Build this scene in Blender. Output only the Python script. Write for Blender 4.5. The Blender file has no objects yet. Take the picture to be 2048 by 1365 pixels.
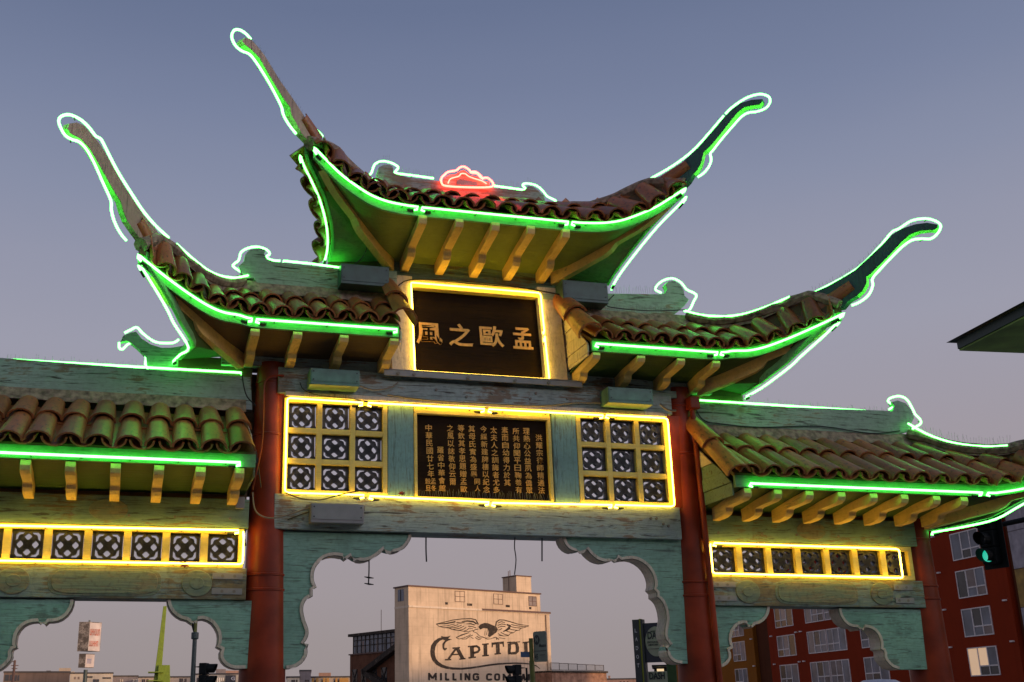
import bpy, bmesh, math, random
from mathutils import Vector as V, Matrix
random.seed(7)
SC = bpy.context.scene
COL = SC.collection
# ---------------------------------------------------------------- camera
F_PX, PX, PY = 2267.339, 851.667, 682.185           # focal length and principal point, pixels of the 2048 px photo
CAM = V((-3.7349, -11.6602, 1.6))
def _rot(r):
    r = V(r); return Matrix.Rotation(r.length, 3, r.normalized())
RW = _rot((-0.31623, -0.25324, 0.02850)) @ Matrix(((1, 0, 0), (0, 0, -1), (0, 1, 0)))
cam_data = bpy.data.cameras.new('camera'); cam = bpy.data.objects.new('camera', cam_data); COL.objects.link(cam)
m = Matrix((RW[0], -RW[1], -RW[2])).transposed().to_4x4(); m.translation = CAM
cam.matrix_world = m
cam_data.sensor_width = 36.0; cam_data.lens = 36.0 * F_PX / 2048
cam_data.shift_x = (1024 - PX) / 2048; cam_data.shift_y = (PY - 682.5) / 2048
cam_data.clip_start = 0.1; cam_data.clip_end = 5000
SC.camera = cam
# ---------------------------------------------------------------- dusk sky
w = bpy.data.worlds.new('World'); SC.world = w; w.use_nodes = True
nt = w.node_tree; nt.nodes.clear()
wo = nt.nodes.new('ShaderNodeOutputWorld'); bg = nt.nodes.new('ShaderNodeBackground')
tc = nt.nodes.new('ShaderNodeTexCoord'); sx = nt.nodes.new('ShaderNodeSeparateXYZ'); rp = nt.nodes.new('ShaderNodeValToRGB')
nt.links.new(tc.outputs['Generated'], sx.inputs[0])
hz = nt.nodes.new('ShaderNodeTexNoise'); hz.inputs['Scale'].default_value = 2.2; hz.inputs['Detail'].default_value = 3.0     # faint uneven haze
hm = nt.nodes.new('ShaderNodeMapping'); hm.inputs['Scale'].default_value = (1, 1, 3.5); nt.links.new(tc.outputs['Generated'], hm.inputs[0]); nt.links.new(hm.outputs[0], hz.inputs['Vector'])
hr = nt.nodes.new('ShaderNodeMapRange'); hr.inputs[1].default_value = 0.3; hr.inputs[2].default_value = 0.7; hr.inputs[3].default_value = -0.009; hr.inputs[4].default_value = 0.009; nt.links.new(hz.outputs[0], hr.inputs[0])
ha = nt.nodes.new('ShaderNodeMath'); ha.operation = 'ADD'; nt.links.new(sx.outputs['Z'], ha.inputs[0]); nt.links.new(hr.outputs[0], ha.inputs[1]); nt.links.new(ha.outputs[0], rp.inputs[0])
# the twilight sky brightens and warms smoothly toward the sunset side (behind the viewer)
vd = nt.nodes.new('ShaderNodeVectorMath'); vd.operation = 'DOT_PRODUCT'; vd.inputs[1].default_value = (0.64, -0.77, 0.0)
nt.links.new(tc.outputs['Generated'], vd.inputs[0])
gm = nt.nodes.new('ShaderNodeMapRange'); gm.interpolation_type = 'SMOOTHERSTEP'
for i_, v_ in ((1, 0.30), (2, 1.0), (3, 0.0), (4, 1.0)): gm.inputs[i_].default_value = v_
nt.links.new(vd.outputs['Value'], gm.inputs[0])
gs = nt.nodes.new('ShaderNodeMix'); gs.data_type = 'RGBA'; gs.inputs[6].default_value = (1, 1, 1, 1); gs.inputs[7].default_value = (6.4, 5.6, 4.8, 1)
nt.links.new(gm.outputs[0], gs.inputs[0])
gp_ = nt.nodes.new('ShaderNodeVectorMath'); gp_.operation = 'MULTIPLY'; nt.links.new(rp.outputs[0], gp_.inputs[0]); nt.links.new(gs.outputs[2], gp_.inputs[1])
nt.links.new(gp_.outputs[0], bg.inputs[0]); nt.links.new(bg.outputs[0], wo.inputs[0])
def srgb(r, g, b):
    f = lambda c: ((c/255+.055)/1.055)**2.4 if c > 10 else c/255/12.92
    return (f(r), f(g), f(b), 1)
stops = [(0.0, srgb(153, 142, 142)), (0.05, srgb(157, 147, 148)), (0.10, srgb(160, 151, 155)), (0.20, srgb(161, 154, 163)), (0.30, srgb(156, 156, 172)),
         (0.37, srgb(147, 150, 170)), (0.42, srgb(136, 143, 167)), (0.49, srgb(121, 131, 159)), (0.57, srgb(104, 116, 146)), (1.0, srgb(66, 78, 116))]
while len(rp.color_ramp.elements) < len(stops): rp.color_ramp.elements.new(0.5)
for e, (p, c) in zip(rp.color_ramp.elements, stops): e.position = p; e.color = c
bg.inputs[1].default_value = 1.0
# ---------------------------------------------------------------- low warm after-glow sun, behind the camera on the right
sd = bpy.data.lights.new('sun', 'SUN'); sun = bpy.data.objects.new('sun', sd); COL.objects.link(sun)
sd.energy = 2.1; sd.angle = math.radians(4); sd.color = (1.0, 0.63, 0.32)
to_sun = V((0.64, -0.77, 0.115)).normalized()
sun.rotation_euler = to_sun.to_track_quat('Z', 'Y').to_euler(); sun.location = (20, -40, 30)
vs = SC.view_settings; vs.view_transform = 'Standard'; vs.look = 'None'; vs.exposure = 0.0; vs.gamma = 1.0; vs.use_curve_mapping = False
SC.cycles.max_bounces = 6; SC.cycles.sample_clamp_indirect = 6.0
# ---------------------------------------------------------------- helpers
def ray(p):
    return RW.transposed() @ V(((p[0]-PX)/F_PX, (p[1]-PY)/F_PX, 1.0))
def at(p, Y):                                       # photo pixel -> point at depth Y
    d = ray(p); return CAM + d*((Y-CAM.y)/d.y)
def on(p, P0, n):                                   # photo pixel -> point on a plane
    d = ray(p); n = V(n); return CAM + d*(((V(P0)-CAM).dot(n))/d.dot(n))
def far(p, dist):                                   # photo pixel -> point at a distance
    d = ray(p); return CAM + d.normalized()*dist
def T(ox, oy, s, pts): return [(ox+x*s, oy+y*s) for x, y in pts]
def mir(p, s): return V((p[0]*s, p[1], p[2]))
def crom(pts, n=6, closed=False):                   # Catmull-Rom smoothing
    pts = [V(p) for p in pts]; out = []; N = len(pts)
    for i in range(N if closed else N-1):
        g = (lambda j: pts[j % N]) if closed else (lambda j: pts[min(max(j, 0), N-1)])
        a, b, c, d = g(i-1), g(i), g(i+1), g(i+2)
        for k in range(n):
            t = k/n
            out.append(0.5*((2*b)+(c-a)*t+(2*a-5*b+4*c-d)*t*t+(3*b-a-3*c+d)*t**3))
    if not closed: out.append(pts[-1])
    return out
class MB:
    def __init__(s): s.v = []; s.f = []
    def box(s, x0, x1, y0, y1, z0, z1):
        return s.hexa([(x0,y0,z0),(x1,y0,z0),(x1,y1,z0),(x0,y1,z0),(x0,y0,z1),(x1,y0,z1),(x1,y1,z1),(x0,y1,z1)])
    def hexa(s, c):
        b = len(s.v); s.v += [V(p) for p in c]
        for q in ((0,3,2,1),(4,5,6,7),(0,1,5,4),(1,2,6,5),(2,3,7,6),(3,0,4,7)): s.f.append([b+i for i in q])
        return s
    def obox(s, o, a, b, c):                        # box from corner o and edge vectors
        o, a, b, c = V(o), V(a), V(b), V(c)
        return s.hexa([o, o+a, o+a+b, o+b, o+c, o+a+c, o+a+b+c, o+b+c])
    def tube(s, path, r, n=8, cap=True):
        path = [V(p) for p in path]; N = len(path); base = len(s.v); up = None
        for i, p in enumerate(path):
            t = (path[min(i+1, N-1)]-path[max(i-1, 0)]).normalized()
            if up is None: up = t.orthogonal().normalized()
            up = (up-t*up.dot(t)); up = up.normalized() if up.length > 1e-6 else t.orthogonal().normalized()
            sd_ = t.cross(up); rr = r[i] if isinstance(r, (list, tuple)) else r
            for k in range(n):
                a = 2*math.pi*k/n; s.v.append(p+(up*math.cos(a)+sd_*math.sin(a))*rr)
        for i in range(N-1):
            for k in range(n):
                s.f.append([base+i*n+k, base+i*n+(k+1) % n, base+(i+1)*n+(k+1) % n, base+(i+1)*n+k])
        if cap:
            s.f.append([base+k for k in range(n)][::-1]); s.f.append([base+(N-1)*n+k for k in range(n)])
        return s
    def poly(s, front, off):                        # polygon extruded by vector off
        b = len(s.v); n = len(front); off = V(off)
        s.v += [V(p) for p in front]+[V(p)+off for p in front]
        s.f.append(list(range(b, b+n))); s.f.append(list(range(b+n, b+2*n))[::-1])
        for i in range(n): s.f.append([b+i, b+n+i, b+n+(i+1) % n, b+(i+1) % n])
        return s
    def sheet(s, A, B, off=None):                   # ruled strip between two curves, optionally thick
        n = len(A); b = len(s.v); s.v += [V(p) for p in A]+[V(p) for p in B]
        for i in range(n-1): s.f.append([b+i, b+i+1, b+n+i+1, b+n+i])
        if off is not None:
            off = V(off); c = len(s.v); s.v += [V(p)+off for p in A]+[V(p)+off for p in B]
            for i in range(n-1):
                s.f.append([c+i, c+n+i, c+n+i+1, c+i+1]); s.f.append([b+i, c+i, c+i+1, b+i+1]); s.f.append([b+n+i, b+n+i+1, c+n+i+1, c+n+i])
            s.f.append([b, b+n, c+n, c]); s.f.append([b+n-1, c+n-1, c+2*n-1, b+2*n-1])
        return s
    def mesh(s, name, mat=None):
        me = bpy.data.meshes.new(name); me.from_pydata([tuple(p) for p in s.v], [], s.f)
        bm = bmesh.new(); bm.from_mesh(me); bmesh.ops.recalc_face_normals(bm, faces=bm.faces); bm.to_mesh(me); bm.free()
        if mat: me.materials.append(mat)
        return me
    def build(s, name, mat, parent=None, smooth=False, bevel=0, label=None):
        me = s.mesh(name, mat)
        if smooth: me.polygons.foreach_set('use_smooth', [True]*len(me.polygons))
        o = link(name, me, parent)
        if bevel:
            b = o.modifiers.new('bevel', 'BEVEL'); b.width = bevel; b.segments = 2; b.limit_method = 'ANGLE'; b.angle_limit = 0.7
        if smooth:
            try: me.set_sharp_from_angle(angle=0.7)
            except Exception: pass
        if label: o['label'] = label
        return o
ROOT = {}
def link(name, me, parent=None):
    o = bpy.data.objects.new(name, me); COL.objects.link(o)
    if parent:
        o.parent = parent
        if parent.name in ROOT: o.matrix_parent_inverse = Matrix.Translation(-ROOT[parent.name])
    return o
def thing(name, loc, label, cat, group=None):
    o = bpy.data.objects.new(name, None); COL.objects.link(o); o.location = loc; ROOT[o.name] = V(loc)
    o.empty_display_size = 0.3
    return tag(o, label, cat, group)
def tag(o, label, cat, group=None):
    o['label'] = label; o['category'] = cat
    if group: o['group'] = group
    return o
def structure(o): o['kind'] = 'structure'; return o
def text_mesh(s, offset=0.0, res=2, extrude=0.0):
    c = bpy.data.curves.new('txt', 'FONT'); c.body = s; c.resolution_u = res; c.offset = offset; c.extrude = extrude
    o = bpy.data.objects.new('txt', c); COL.objects.link(o); bpy.context.view_layer.update()
    me = bpy.data.meshes.new_from_object(o); bpy.data.objects.remove(o); bpy.data.curves.remove(c)
    return me
_tm = {}
def glyph(name, ch, mat, O, ux, uz, thick, parent, offset=0.0, box=None):
    """one piece of lettering: glyph ch, stretched so its bounds fill O + ux, O + uz; front face pushed out by thick"""
    key = (ch, round(offset, 3))
    if key not in _tm: _tm[key] = text_mesh(ch, offset, 3, 0.5)
    me = _tm[key].copy(); me.name = name; me.materials.clear(); me.materials.append(mat)
    xs = [v.co.x for v in me.vertices]; ys = [v.co.y for v in me.vertices]
    x0, x1, y0, y1 = min(xs), max(xs), min(ys), max(ys)
    ux, uz = V(ux), V(uz); n = ux.cross(uz).normalized()
    for v in me.vertices:
        a = (v.co.x-x0)/max(x1-x0, 1e-6); b = (v.co.y-y0)/max(y1-y0, 1e-6)
        v.co = V(O)+ux*a+uz*b+n*(thick*(v.co.z+0.5))
    return link(name, me, parent)
# ---------------------------------------------------------------- materials
def nodes(name):
    m_ = bpy.data.materials.new(name); m_.use_nodes = True; n = m_.node_tree
    return m_, n, n.nodes['Principled BSDF']
def N(n, kind, **kw):
    x = n.nodes.new(kind)
    for k, v in kw.items():
        if hasattr(x, k): setattr(x, k, v)
        else: x.inputs[k].default_value = v
    return x
def plain(name, col, rough=0.6, metal=0.0, var=0.12, scale=6.0, bump=0.0, spec=0.5):
    m_, n, b = nodes(name); b.inputs['Specular IOR Level'].default_value = spec; b.inputs['Roughness'].default_value = rough; b.inputs['Metallic'].default_value = metal
    t = N(n, 'ShaderNodeTexCoord'); no = N(n, 'ShaderNodeTexNoise', Scale=scale, Detail=6.0); n.links.new(t.outputs['Object'], no.inputs['Vector'])
    mr = N(n, 'ShaderNodeMapRange'); mr.inputs[1].default_value = .3; mr.inputs[2].default_value = .7; mr.inputs[3].default_value = 1-var*1.6; mr.inputs[4].default_value = 1+var
    n.links.new(no.outputs[0], mr.inputs[0])
    mx = N(n, 'ShaderNodeVectorMath', operation='SCALE'); mx.inputs[0].default_value = col[:3]
    n.links.new(mr.outputs[0], mx.inputs['Scale']); n.links.new(mx.outputs[0], b.inputs['Base Color'])
    if bump:
        bp = N(n, 'ShaderNodeBump', Strength=bump, Distance=0.02); n.links.new(no.outputs[0], bp.inputs['Height']); n.links.new(bp.outputs[0], b.inputs['Normal'])
    return m_
def painted_wood(name, col, wood=(0.20, 0.14, 0.09), peel=0.5, axis='X', rough=0.6, crack=1.0, dirt=(0.05, 0.045, 0.035), dirtamt=0.25, stain=None, spec=0.3):
    """old paint on timber: grain cracks along the board, peeled patches of bare wood, grime"""
    m_, n, b = nodes(name); L = n.links.new
    t = N(n, 'ShaderNodeTexCoord'); mp = N(n, 'ShaderNodeMapping'); L(t.outputs['Object'], mp.inputs[0])
    sc = {'X': (0.7, 9, 9), 'Z': (9, 9, 0.7), 'Y': (9, 0.7, 9)}[axis]; mp.inputs['Scale'].default_value = sc
    g = N(n, 'ShaderNodeTexNoise', Scale=3.2, Detail=9.0, Roughness=0.62, Distortion=0.9); L(mp.outputs[0], g.inputs['Vector'])
    big = N(n, 'ShaderNodeTexNoise', Scale=1.7, Detail=7.0, Roughness=0.65); L(t.outputs['Object'], big.inputs['Vector'])
    fine = N(n, 'ShaderNodeTexNoise', Scale=22.0, Detail=4.0); L(t.outputs['Object'], fine.inputs['Vector'])
    def rng(src, a, c, lo=0.0, hi=1.0):
        r = N(n, 'ShaderNodeMapRange'); r.inputs[1].default_value = a; r.inputs[2].default_value = c; r.inputs[3].default_value = lo; r.inputs[4].default_value = hi; L(src, r.inputs[0]); return r.outputs[0]
    def mix(f, a, c):
        x = N(n, 'ShaderNodeMix', data_type='RGBA'); L(f, x.inputs[0])
        for v, k in ((a, 6), (c, 7)):
            if isinstance(v, tuple): x.inputs[k].default_value = (*v[:3], 1)
            else: L(v, x.inputs[k])
        return x.outputs[2]
    def mul(a, c):
        x = N(n, 'ShaderNodeMath', operation='MULTIPLY'); L(a, x.inputs[0])
        if isinstance(c, float): x.inputs[1].default_value = c
        else: L(c, x.inputs[1])
        return x.outputs[0]
    c1 = mix(rng(big.outputs[0], .35, .65), tuple(k*0.78 for k in col[:3]), tuple(min(1, k*1.15) for k in col[:3]))
    if stain: c1 = mix(mul(rng(big.outputs[0], .55, .68), 0.7), c1, stain)
    ad = N(n, 'ShaderNodeMath', operation='ADD'); L(mul(big.outputs[0], 0.6), ad.inputs[0]); L(mul(g.outputs[0], 0.5), ad.inputs[1])
    pm = rng(ad.outputs[0], .66-.1*peel, .70-.1*peel); c2 = mix(mul(pm, 0.85), c1, wood)
    cr = rng(g.outputs[0], .44, .35); c3 = mix(mul(cr, min(0.95, 0.8*crack)), c2, dirt)
    mp2 = N(n, 'ShaderNodeMapping'); L(t.outputs['Object'], mp2.inputs[0]); mp2.inputs['Scale'].default_value = {'X': (0.9, 34, 34), 'Z': (34, 34, 0.9), 'Y': (34, 0.9, 34)}[axis]
    gl_ = N(n, 'ShaderNodeTexNoise', Scale=2.0, Detail=5.0, Roughness=0.6, Distortion=1.6); L(mp2.outputs[0], gl_.inputs['Vector'])
    c3 = mix(mul(rng(gl_.outputs[0], .56, .68), 0.5*min(1.0, crack)), c3, dirt)
    c4 = mix(mul(rng(fine.outputs[0], .5, .75), dirtamt), c3, dirt)
    L(c4, b.inputs['Base Color']); b.inputs['Roughness'].default_value = rough
    b.inputs['Specular IOR Level'].default_value = spec
    bp = N(n, 'ShaderNodeBump', Strength=0.55, Distance=0.012); L(g.outputs[0], bp.inputs['Height']); L(bp.outputs[0], b.inputs['Normal'])
    return m_
def emit(name, col, strength):
    m_, n, b = nodes(name); b.inputs['Base Color'].default_value = (0.8, 0.8, 0.8, 1); b.inputs['Roughness'].default_value = .2
    b.inputs['Emission Color'].default_value = (*col, 1); b.inputs['Emission Strength'].default_value = strength
    return m_
M = {}
M['teal'] = painted_wood('teal paint', (0.25, 0.44, 0.32), wood=(0.15, 0.21, 0.15), peel=0.5, crack=0.9, stain=(0.11, 0.20, 0.15))
M['tealz'] = painted_wood('teal paint upright', (0.19, 0.34, 0.32), wood=(0.12, 0.15, 0.12), peel=0.5, axis='Z', crack=0.8)
M['beam'] = painted_wood('weathered grey green beam', (0.33, 0.40, 0.36), wood=(0.20, 0.12, 0.065), peel=0.75, crack=1.3, stain=(0.18, 0.17, 0.11))
M['wingbeam'] = painted_wood('green wing beam', (0.18, 0.28, 0.19), wood=(0.17, 0.12, 0.055), peel=0.7, crack=1.1, stain=(0.13, 0.12, 0.06))
M['wornbeam'] = painted_wood('blotched worn beam', (0.25, 0.31, 0.25), wood=(0.19, 0.135, 0.055), peel=1.25, crack=1.2, stain=(0.11, 0.10, 0.05), dirtamt=0.5)
M['tanrelief'] = painted_wood('faded tan relief', (0.27, 0.24, 0.13), wood=(0.17, 0.22, 0.14), peel=1.5, crack=0.7, dirtamt=0.5)
M['cream'] = painted_wood('cream trim', (0.66, 0.56, 0.43), wood=(0.44, 0.34, 0.22), peel=0.2, axis='Z', crack=0.5)
M['ochre'] = painted_wood('ochre bracket paint', (0.74, 0.51, 0.18), wood=(0.45, 0.32, 0.15), peel=0.0, axis='Y', crack=0.3, dirtamt=0.15)
M['yellow'] = painted_wood('yellow lattice frame paint', (0.74, 0.56, 0.15), wood=(0.40, 0.26, 0.09), peel=-0.2, crack=0.15, dirtamt=0.1)
M['fascia'] = painted_wood('green fascia paint', (0.15, 0.34, 0.14), wood=(0.08, 0.16, 0.06), peel=0.0, crack=0.5)
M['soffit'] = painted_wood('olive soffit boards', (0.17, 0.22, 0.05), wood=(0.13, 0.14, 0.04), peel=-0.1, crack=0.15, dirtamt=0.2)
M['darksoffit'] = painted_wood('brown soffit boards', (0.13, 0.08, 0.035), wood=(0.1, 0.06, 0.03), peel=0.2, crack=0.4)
M['hornwood'] = painted_wood('bare horn timber', (0.46, 0.34, 0.24), wood=(0.34, 0.23, 0.15), peel=0.3, axis='Z', crack=1.0)
M['horngreen'] = painted_wood('dark green horn paint', (0.05, 0.13, 0.11), wood=(0.12, 0.13, 0.09), peel=0.1, axis='Z', crack=0.6)
M['ridge'] = painted_wood('pale green ridge board', (0.33, 0.43, 0.34), wood=(0.24, 0.16, 0.09), peel=0.7, crack=1.3, stain=(0.20, 0.22, 0.13))
M['peeled'] = painted_wood('flaking brown ridge board', (0.36, 0.36, 0.31), wood=(0.27, 0.15, 0.09), peel=1.1, crack=1.3)
M['red'] = plain('dark red column paint', (0.25, 0.032, 0.010), rough=0.42, var=0.34, scale=2.2, bump=0.1, spec=0.25)
M['mortar'] = plain('mortar', (0.30, 0.21, 0.15), rough=0.95, var=0.4, scale=14, bump=0.9)
M['dark'] = plain('black rubber', (0.012, 0.012, 0.012), rough=0.5)
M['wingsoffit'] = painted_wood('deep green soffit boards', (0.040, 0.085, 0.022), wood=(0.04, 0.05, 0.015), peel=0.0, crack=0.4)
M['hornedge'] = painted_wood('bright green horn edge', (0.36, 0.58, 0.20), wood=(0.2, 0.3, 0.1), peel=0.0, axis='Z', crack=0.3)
M['litgreen'] = painted_wood('neon-lit green soffit boards', (0.22, 0.46, 0.16), wood=(0.12, 0.25, 0.08), peel=0.0, crack=0.4)  # lighter copy of soffit green, neon light on the top side soffit put into it
M['metal'] = plain('dull galvanised box', (0.26, 0.25, 0.23), rough=0.55, metal=0.2, var=0.1)
M['boxgreen'] = plain('green enamel transformer box', (0.09, 0.19, 0.15), rough=0.42, var=0.2, scale=9)
M['boxdark'] = plain('dark teal transformer box', (0.035, 0.085, 0.075), rough=0.4, var=0.2, scale=9)
M['ceramic'] = plain('dark glazed lattice tile', (0.028, 0.027, 0.026), rough=0.35, var=0.3, scale=20, bump=0.2)
M['board'] = painted_wood('dark brown sign board', (0.020, 0.011, 0.006), wood=(0.04, 0.022, 0.01), peel=0.0, crack=0.9, rough=0.8, dirt=(0.008, 0.006, 0.004), spec=0.08)
M['gold'] = plain('gold lettering', (0.80, 0.43, 0.07), rough=0.5, var=0.15, scale=30)
M['conduit'] = plain('painted conduit', (0.19, 0.16, 0.12), rough=0.5)
M['green_neon'] = emit('green neon tube', (0.095, 1.0, 0.105), 11.0)
M['yellow_neon'] = emit('yellow neon tube', (1.0, 0.62, 0.052), 16.0)
M['red_neon'] = emit('red neon tube', (1.0, 0.052, 0.030), 15.0)
def tile_mat(name, c0, c1):
    m_, n, b = nodes(name); L = n.links.new
    oi = N(n, 'ShaderNodeObjectInfo'); t = N(n, 'ShaderNodeTexCoord')
    no = N(n, 'ShaderNodeTexNoise', Scale=3.5, Detail=7.0, noise_dimensions='4D'); L(t.outputs['Object'], no.inputs['Vector']); L(oi.outputs['Random'], no.inputs['W'])
    ml = N(n, 'ShaderNodeMath', operation='MULTIPLY_ADD'); L(oi.outputs['Random'], ml.inputs[0]); ml.inputs[1].default_value = 0.55; L(no.outputs[0], ml.inputs[2])
    mr = N(n, 'ShaderNodeMapRange'); mr.inputs[1].default_value = .45; mr.inputs[2].default_value = 1.05; L(ml.outputs[0], mr.inputs[0])
    x = N(n, 'ShaderNodeMix', data_type='RGBA'); L(mr.outputs[0], x.inputs[0]); x.inputs[6].default_value = (*c0, 1); x.inputs[7].default_value = (*c1, 1)
    sp = N(n, 'ShaderNodeTexNoise', Scale=9.0, Detail=5.0); L(t.outputs['Object'], sp.inputs['Vector'])
    mr2 = N(n, 'ShaderNodeMapRange'); mr2.inputs[1].default_value = .55; mr2.inputs[2].default_value = .72; L(sp.outputs[0], mr2.inputs[0])
    x2 = N(n, 'ShaderNodeMix', data_type='RGBA'); L(mr2.outputs[0], x2.inputs[0]); L(x.outputs[2], x2.inputs[6]); x2.inputs[7].default_value = (0.055, 0.04, 0.022, 1)
    L(x2.outputs[2], b.inputs['Base Color']); b.inputs['Roughness'].default_value = 0.36
    bp = N(n, 'ShaderNodeBump', Strength=0.25, Distance=0.01); L(no.outputs[0], bp.inputs['Height']); L(bp.outputs[0], b.inputs['Normal'])
    return m_
M['tile'] = tile_mat('terracotta roof tile', (0.19, 0.070, 0.022), (0.40, 0.135, 0.040))
# ================================================================ ground
g = MB(); g.box(-2500, 2500, -2500, 2500, -0.5, 0.0)
structure(g.build('ground', plain('concrete ground', (0.30, 0.28, 0.26), rough=0.9, scale=0.8)))
g = MB(); g.box(-120, 120, 13.6, 19.6, 0.001, 0.004)
structure(g.build('road', plain('asphalt', (0.05, 0.05, 0.052), rough=0.85, scale=3)))
# ================================================================ the gate
gate = thing('paifang_gate', (0, 0.2, 0), 'timber street gate with upswept tiled roofs outlined in green and yellow neon', 'gate')
PZ = lambda z: 0.235-(z-1.9)*0.0235
def pillar(x, top, bands, nm='pillar'):
    mb = MB(); prof = [(0.0, 0.29), (0.12, 0.29), (0.16, 0.27)]+[(0.3+i*(top-0.3)/14, PZ(0.3+i*(top-0.3)/14)) for i in range(15)]
    for bz in bands:
        prof = [p for p in prof if abs(p[0]-bz) > 0.03]+[(bz-0.014, PZ(bz)), (bz-0.010, PZ(bz)+0.010), (bz+0.010, PZ(bz)+0.010), (bz+0.014, PZ(bz))]
    prof.sort(); n = 40; b = len(mb.v)
    for z, r in prof:
        for k in range(n): mb.v.append(V((x+r*math.cos(2*math.pi*k/n), 0.22+r*math.sin(2*math.pi*k/n), z)))
    for i in range(len(prof)-1):
        for k in range(n): mb.f.append([b+i*n+k, b+i*n+(k+1) % n, b+(i+1)*n+(k+1) % n, b+(i+1)*n+k])
    mb.f.append([b+(len(prof)-1)*n+k for k in range(n)])
    return mb.build(nm, M['red'], gate, smooth=True)
for s in (-1, 1):
    pillar(2.475 if s > 0 else -2.35, 5.22, (2.80, 2.95, 4.42, 5.0)); pillar(s*5.45, 3.74, (2.80, 2.95, 3.5))
    mb = MB(); mb.box(*sorted((s*2.228, s*2.42)), 0.07, 0.14, 3.776, 4.858); mb.build('jamb_board', M['red'], gate)
# ---- timbers of the middle bay
def part(name, mat, *boxes, bevel=0.006, parent=gate, label=None):
    mb = MB()
    for q in boxes: mb.box(*q)
    return mb.build(name, M[mat], parent, bevel=bevel, label=label)
lowbeam = part('lower_beam', 'beam', (-2.30, 2.30, 0.03, 0.40, 3.412, 3.775))
part('upper_beam', 'beam', (-2.30, 2.30, 0.02, 0.40, 4.86, 5.075))
part('trim_board', 'cream', (-2.22, 2.22, 0.00, 0.018, 4.822, 4.875))
part('ledge', 'metal', (-1.16, 1.16, -0.06, 0.36, 5.165, 5.18), (-1.16, 1.16, -0.06, -0.045, 5.10, 5.165))
part('cross_beam', 'beam', (-2.4, 2.4, 0.07, 0.40, 5.078, 5.163))
def bolts(parent, pts, y, r=0.016):
    for x, z in pts:
        mb = MB(); mb.tube([(x, y, z), (x, y-0.014, z)], r, 6); mb.build('bolt', M['dark'] if r < .014 else M['conduit'], parent)
bolts(gate, [(-1.0, 5.13), (-0.82, 5.13), (-0.2, 5.13), (0.35, 5.13), (0.75, 5.13)], -0.061, 0.02)
bolts(gate, [(-0.55, 4.99), (-0.2, 4.93), (0.1, 4.99), (0.55, 4.95), (0.62, 5.02), (1.0, 4.98)], 0.019)
bolts(lowbeam, [(-2.1, 3.60), (-2.0, 3.52), (2.0, 3.64), (2.08, 3.58), (1.93, 3.64), (2.14, 3.56)], 0.029)
# ---- lattice
def make_lattice_tile():
    mb = MB(); d = 0.05
    def bar(pts, w):                                # flat bar following a 2-D path
        P = [V((x, 0, z)) for x, z in pts]; L, R = [], []
        for i, p in enumerate(P):
            t = (P[min(i+1, len(P)-1)]-P[max(i-1, 0)]).normalized(); nn = V((-t.z, 0, t.x))
            L.append(p+nn*w/2); R.append(p-nn*w/2)
        mb.sheet(L, R, (0, d, 0))
    h = 0.5; q = 0.045
    for a in range(4):
        c, s_ = math.cos(a*math.pi/2), math.sin(a*math.pi/2); r = lambda x, z: (x*c-z*s_, x*s_+z*c)
        bar([r(-h, h-q), r(h, h-q)], 0.11)
        lob = [(0.0, 0.415), (0.09, 0.36), (0.155, 0.285), (0.20, 0.285), (0.262, 0.262), (0.285, 0.20), (0.285, 0.155), (0.36, 0.09), (0.415, 0.0)]
        bar([r(x, z) for x, z in lob], 0.088)       # lobed ring
        bar([r(0, 0), r(0.26, 0.26)], 0.17)         # diagonal arm
        bar([r(0.40, 0.40), r(0.5, 0.5)], 0.24)     # corner knob
        bar([r(0.355, 0.355), r(0.41, 0.41)], 0.10)
        bar([r(0, 0.38), r(0, 0.47)], 0.13)
    bar([(-0.15, 0), (0.15, 0)], 0.3)
    return mb.mesh('lattice_tile', M['ceramic'])
LT = make_lattice_tile()
def lattice(nm, s, x0, x1, z0, z1, nx, nz, border, bars, yf, parent=gate):
    """yellow grid frame with one pierced tile in each cell"""
    mb = MB(); ex = (x1-x0-2*border-(nx-1)*bars)/nx; ez = (z1-z0-2*border-(nz-1)*bars)/nz
    X = lambda a, b: (min(s*a, s*b), max(s*a, s*b))
    d = 0.09
    mb.box(*X(x0, x1), yf, yf+d, z0, z0+border); mb.box(*X(x0, x1), yf, yf+d, z1-border, z1)
    mb.box(*X(x0, x0+border), yf, yf+d, z0+border, z1-border); mb.box(*X(x1-border, x1), yf, yf+d, z0+border, z1-border)
    for i in range(1, nx):
        xa = x0+border+i*ex+(i-1)*bars; mb.box(*X(xa, xa+bars), yf+0.004, yf+d, z0+border, z1-border)
    for j in range(1, nz):
        za = z0+border+j*ez+(j-1)*bars
        for i in range(nx):
            xa = x0+border+i*(ex+bars); mb.box(*X(xa, xa+ex), yf+0.004, yf+d, za, za+bars)
    fr = mb.build(nm, M['yellow'], parent, bevel=0.004)
    for i in range(nx):
        for j in range(nz):
            o = link('lattice_tile', LT, fr)
            cx = x0+border+i*(ex+bars)+ex/2; cz = z0+border+j*(ez+bars)+ez/2
            o.matrix_basis = Matrix.Translation((s*cx, yf+0.055, cz)) @ Matrix.Rotation(random.choice((0, 1, 2, 3))*math.pi/2+random.uniform(-0.025, 0.025), 4, 'Y') @ Matrix.Diagonal((ex*0.995, 1, ez*0.995, 1))
    return fr
for s in (-1, 1):
    lattice('lattice_panel', s, 1.10, 2.225, 3.778, 4.815, 3, 3, 0.05, 0.058, 0.035)
    part('panel_board', 'tealz', (min(s*0.805, s*1.095), max(s*0.805, s*1.095), 0.04, 0.12, 3.78, 4.82))
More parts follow.
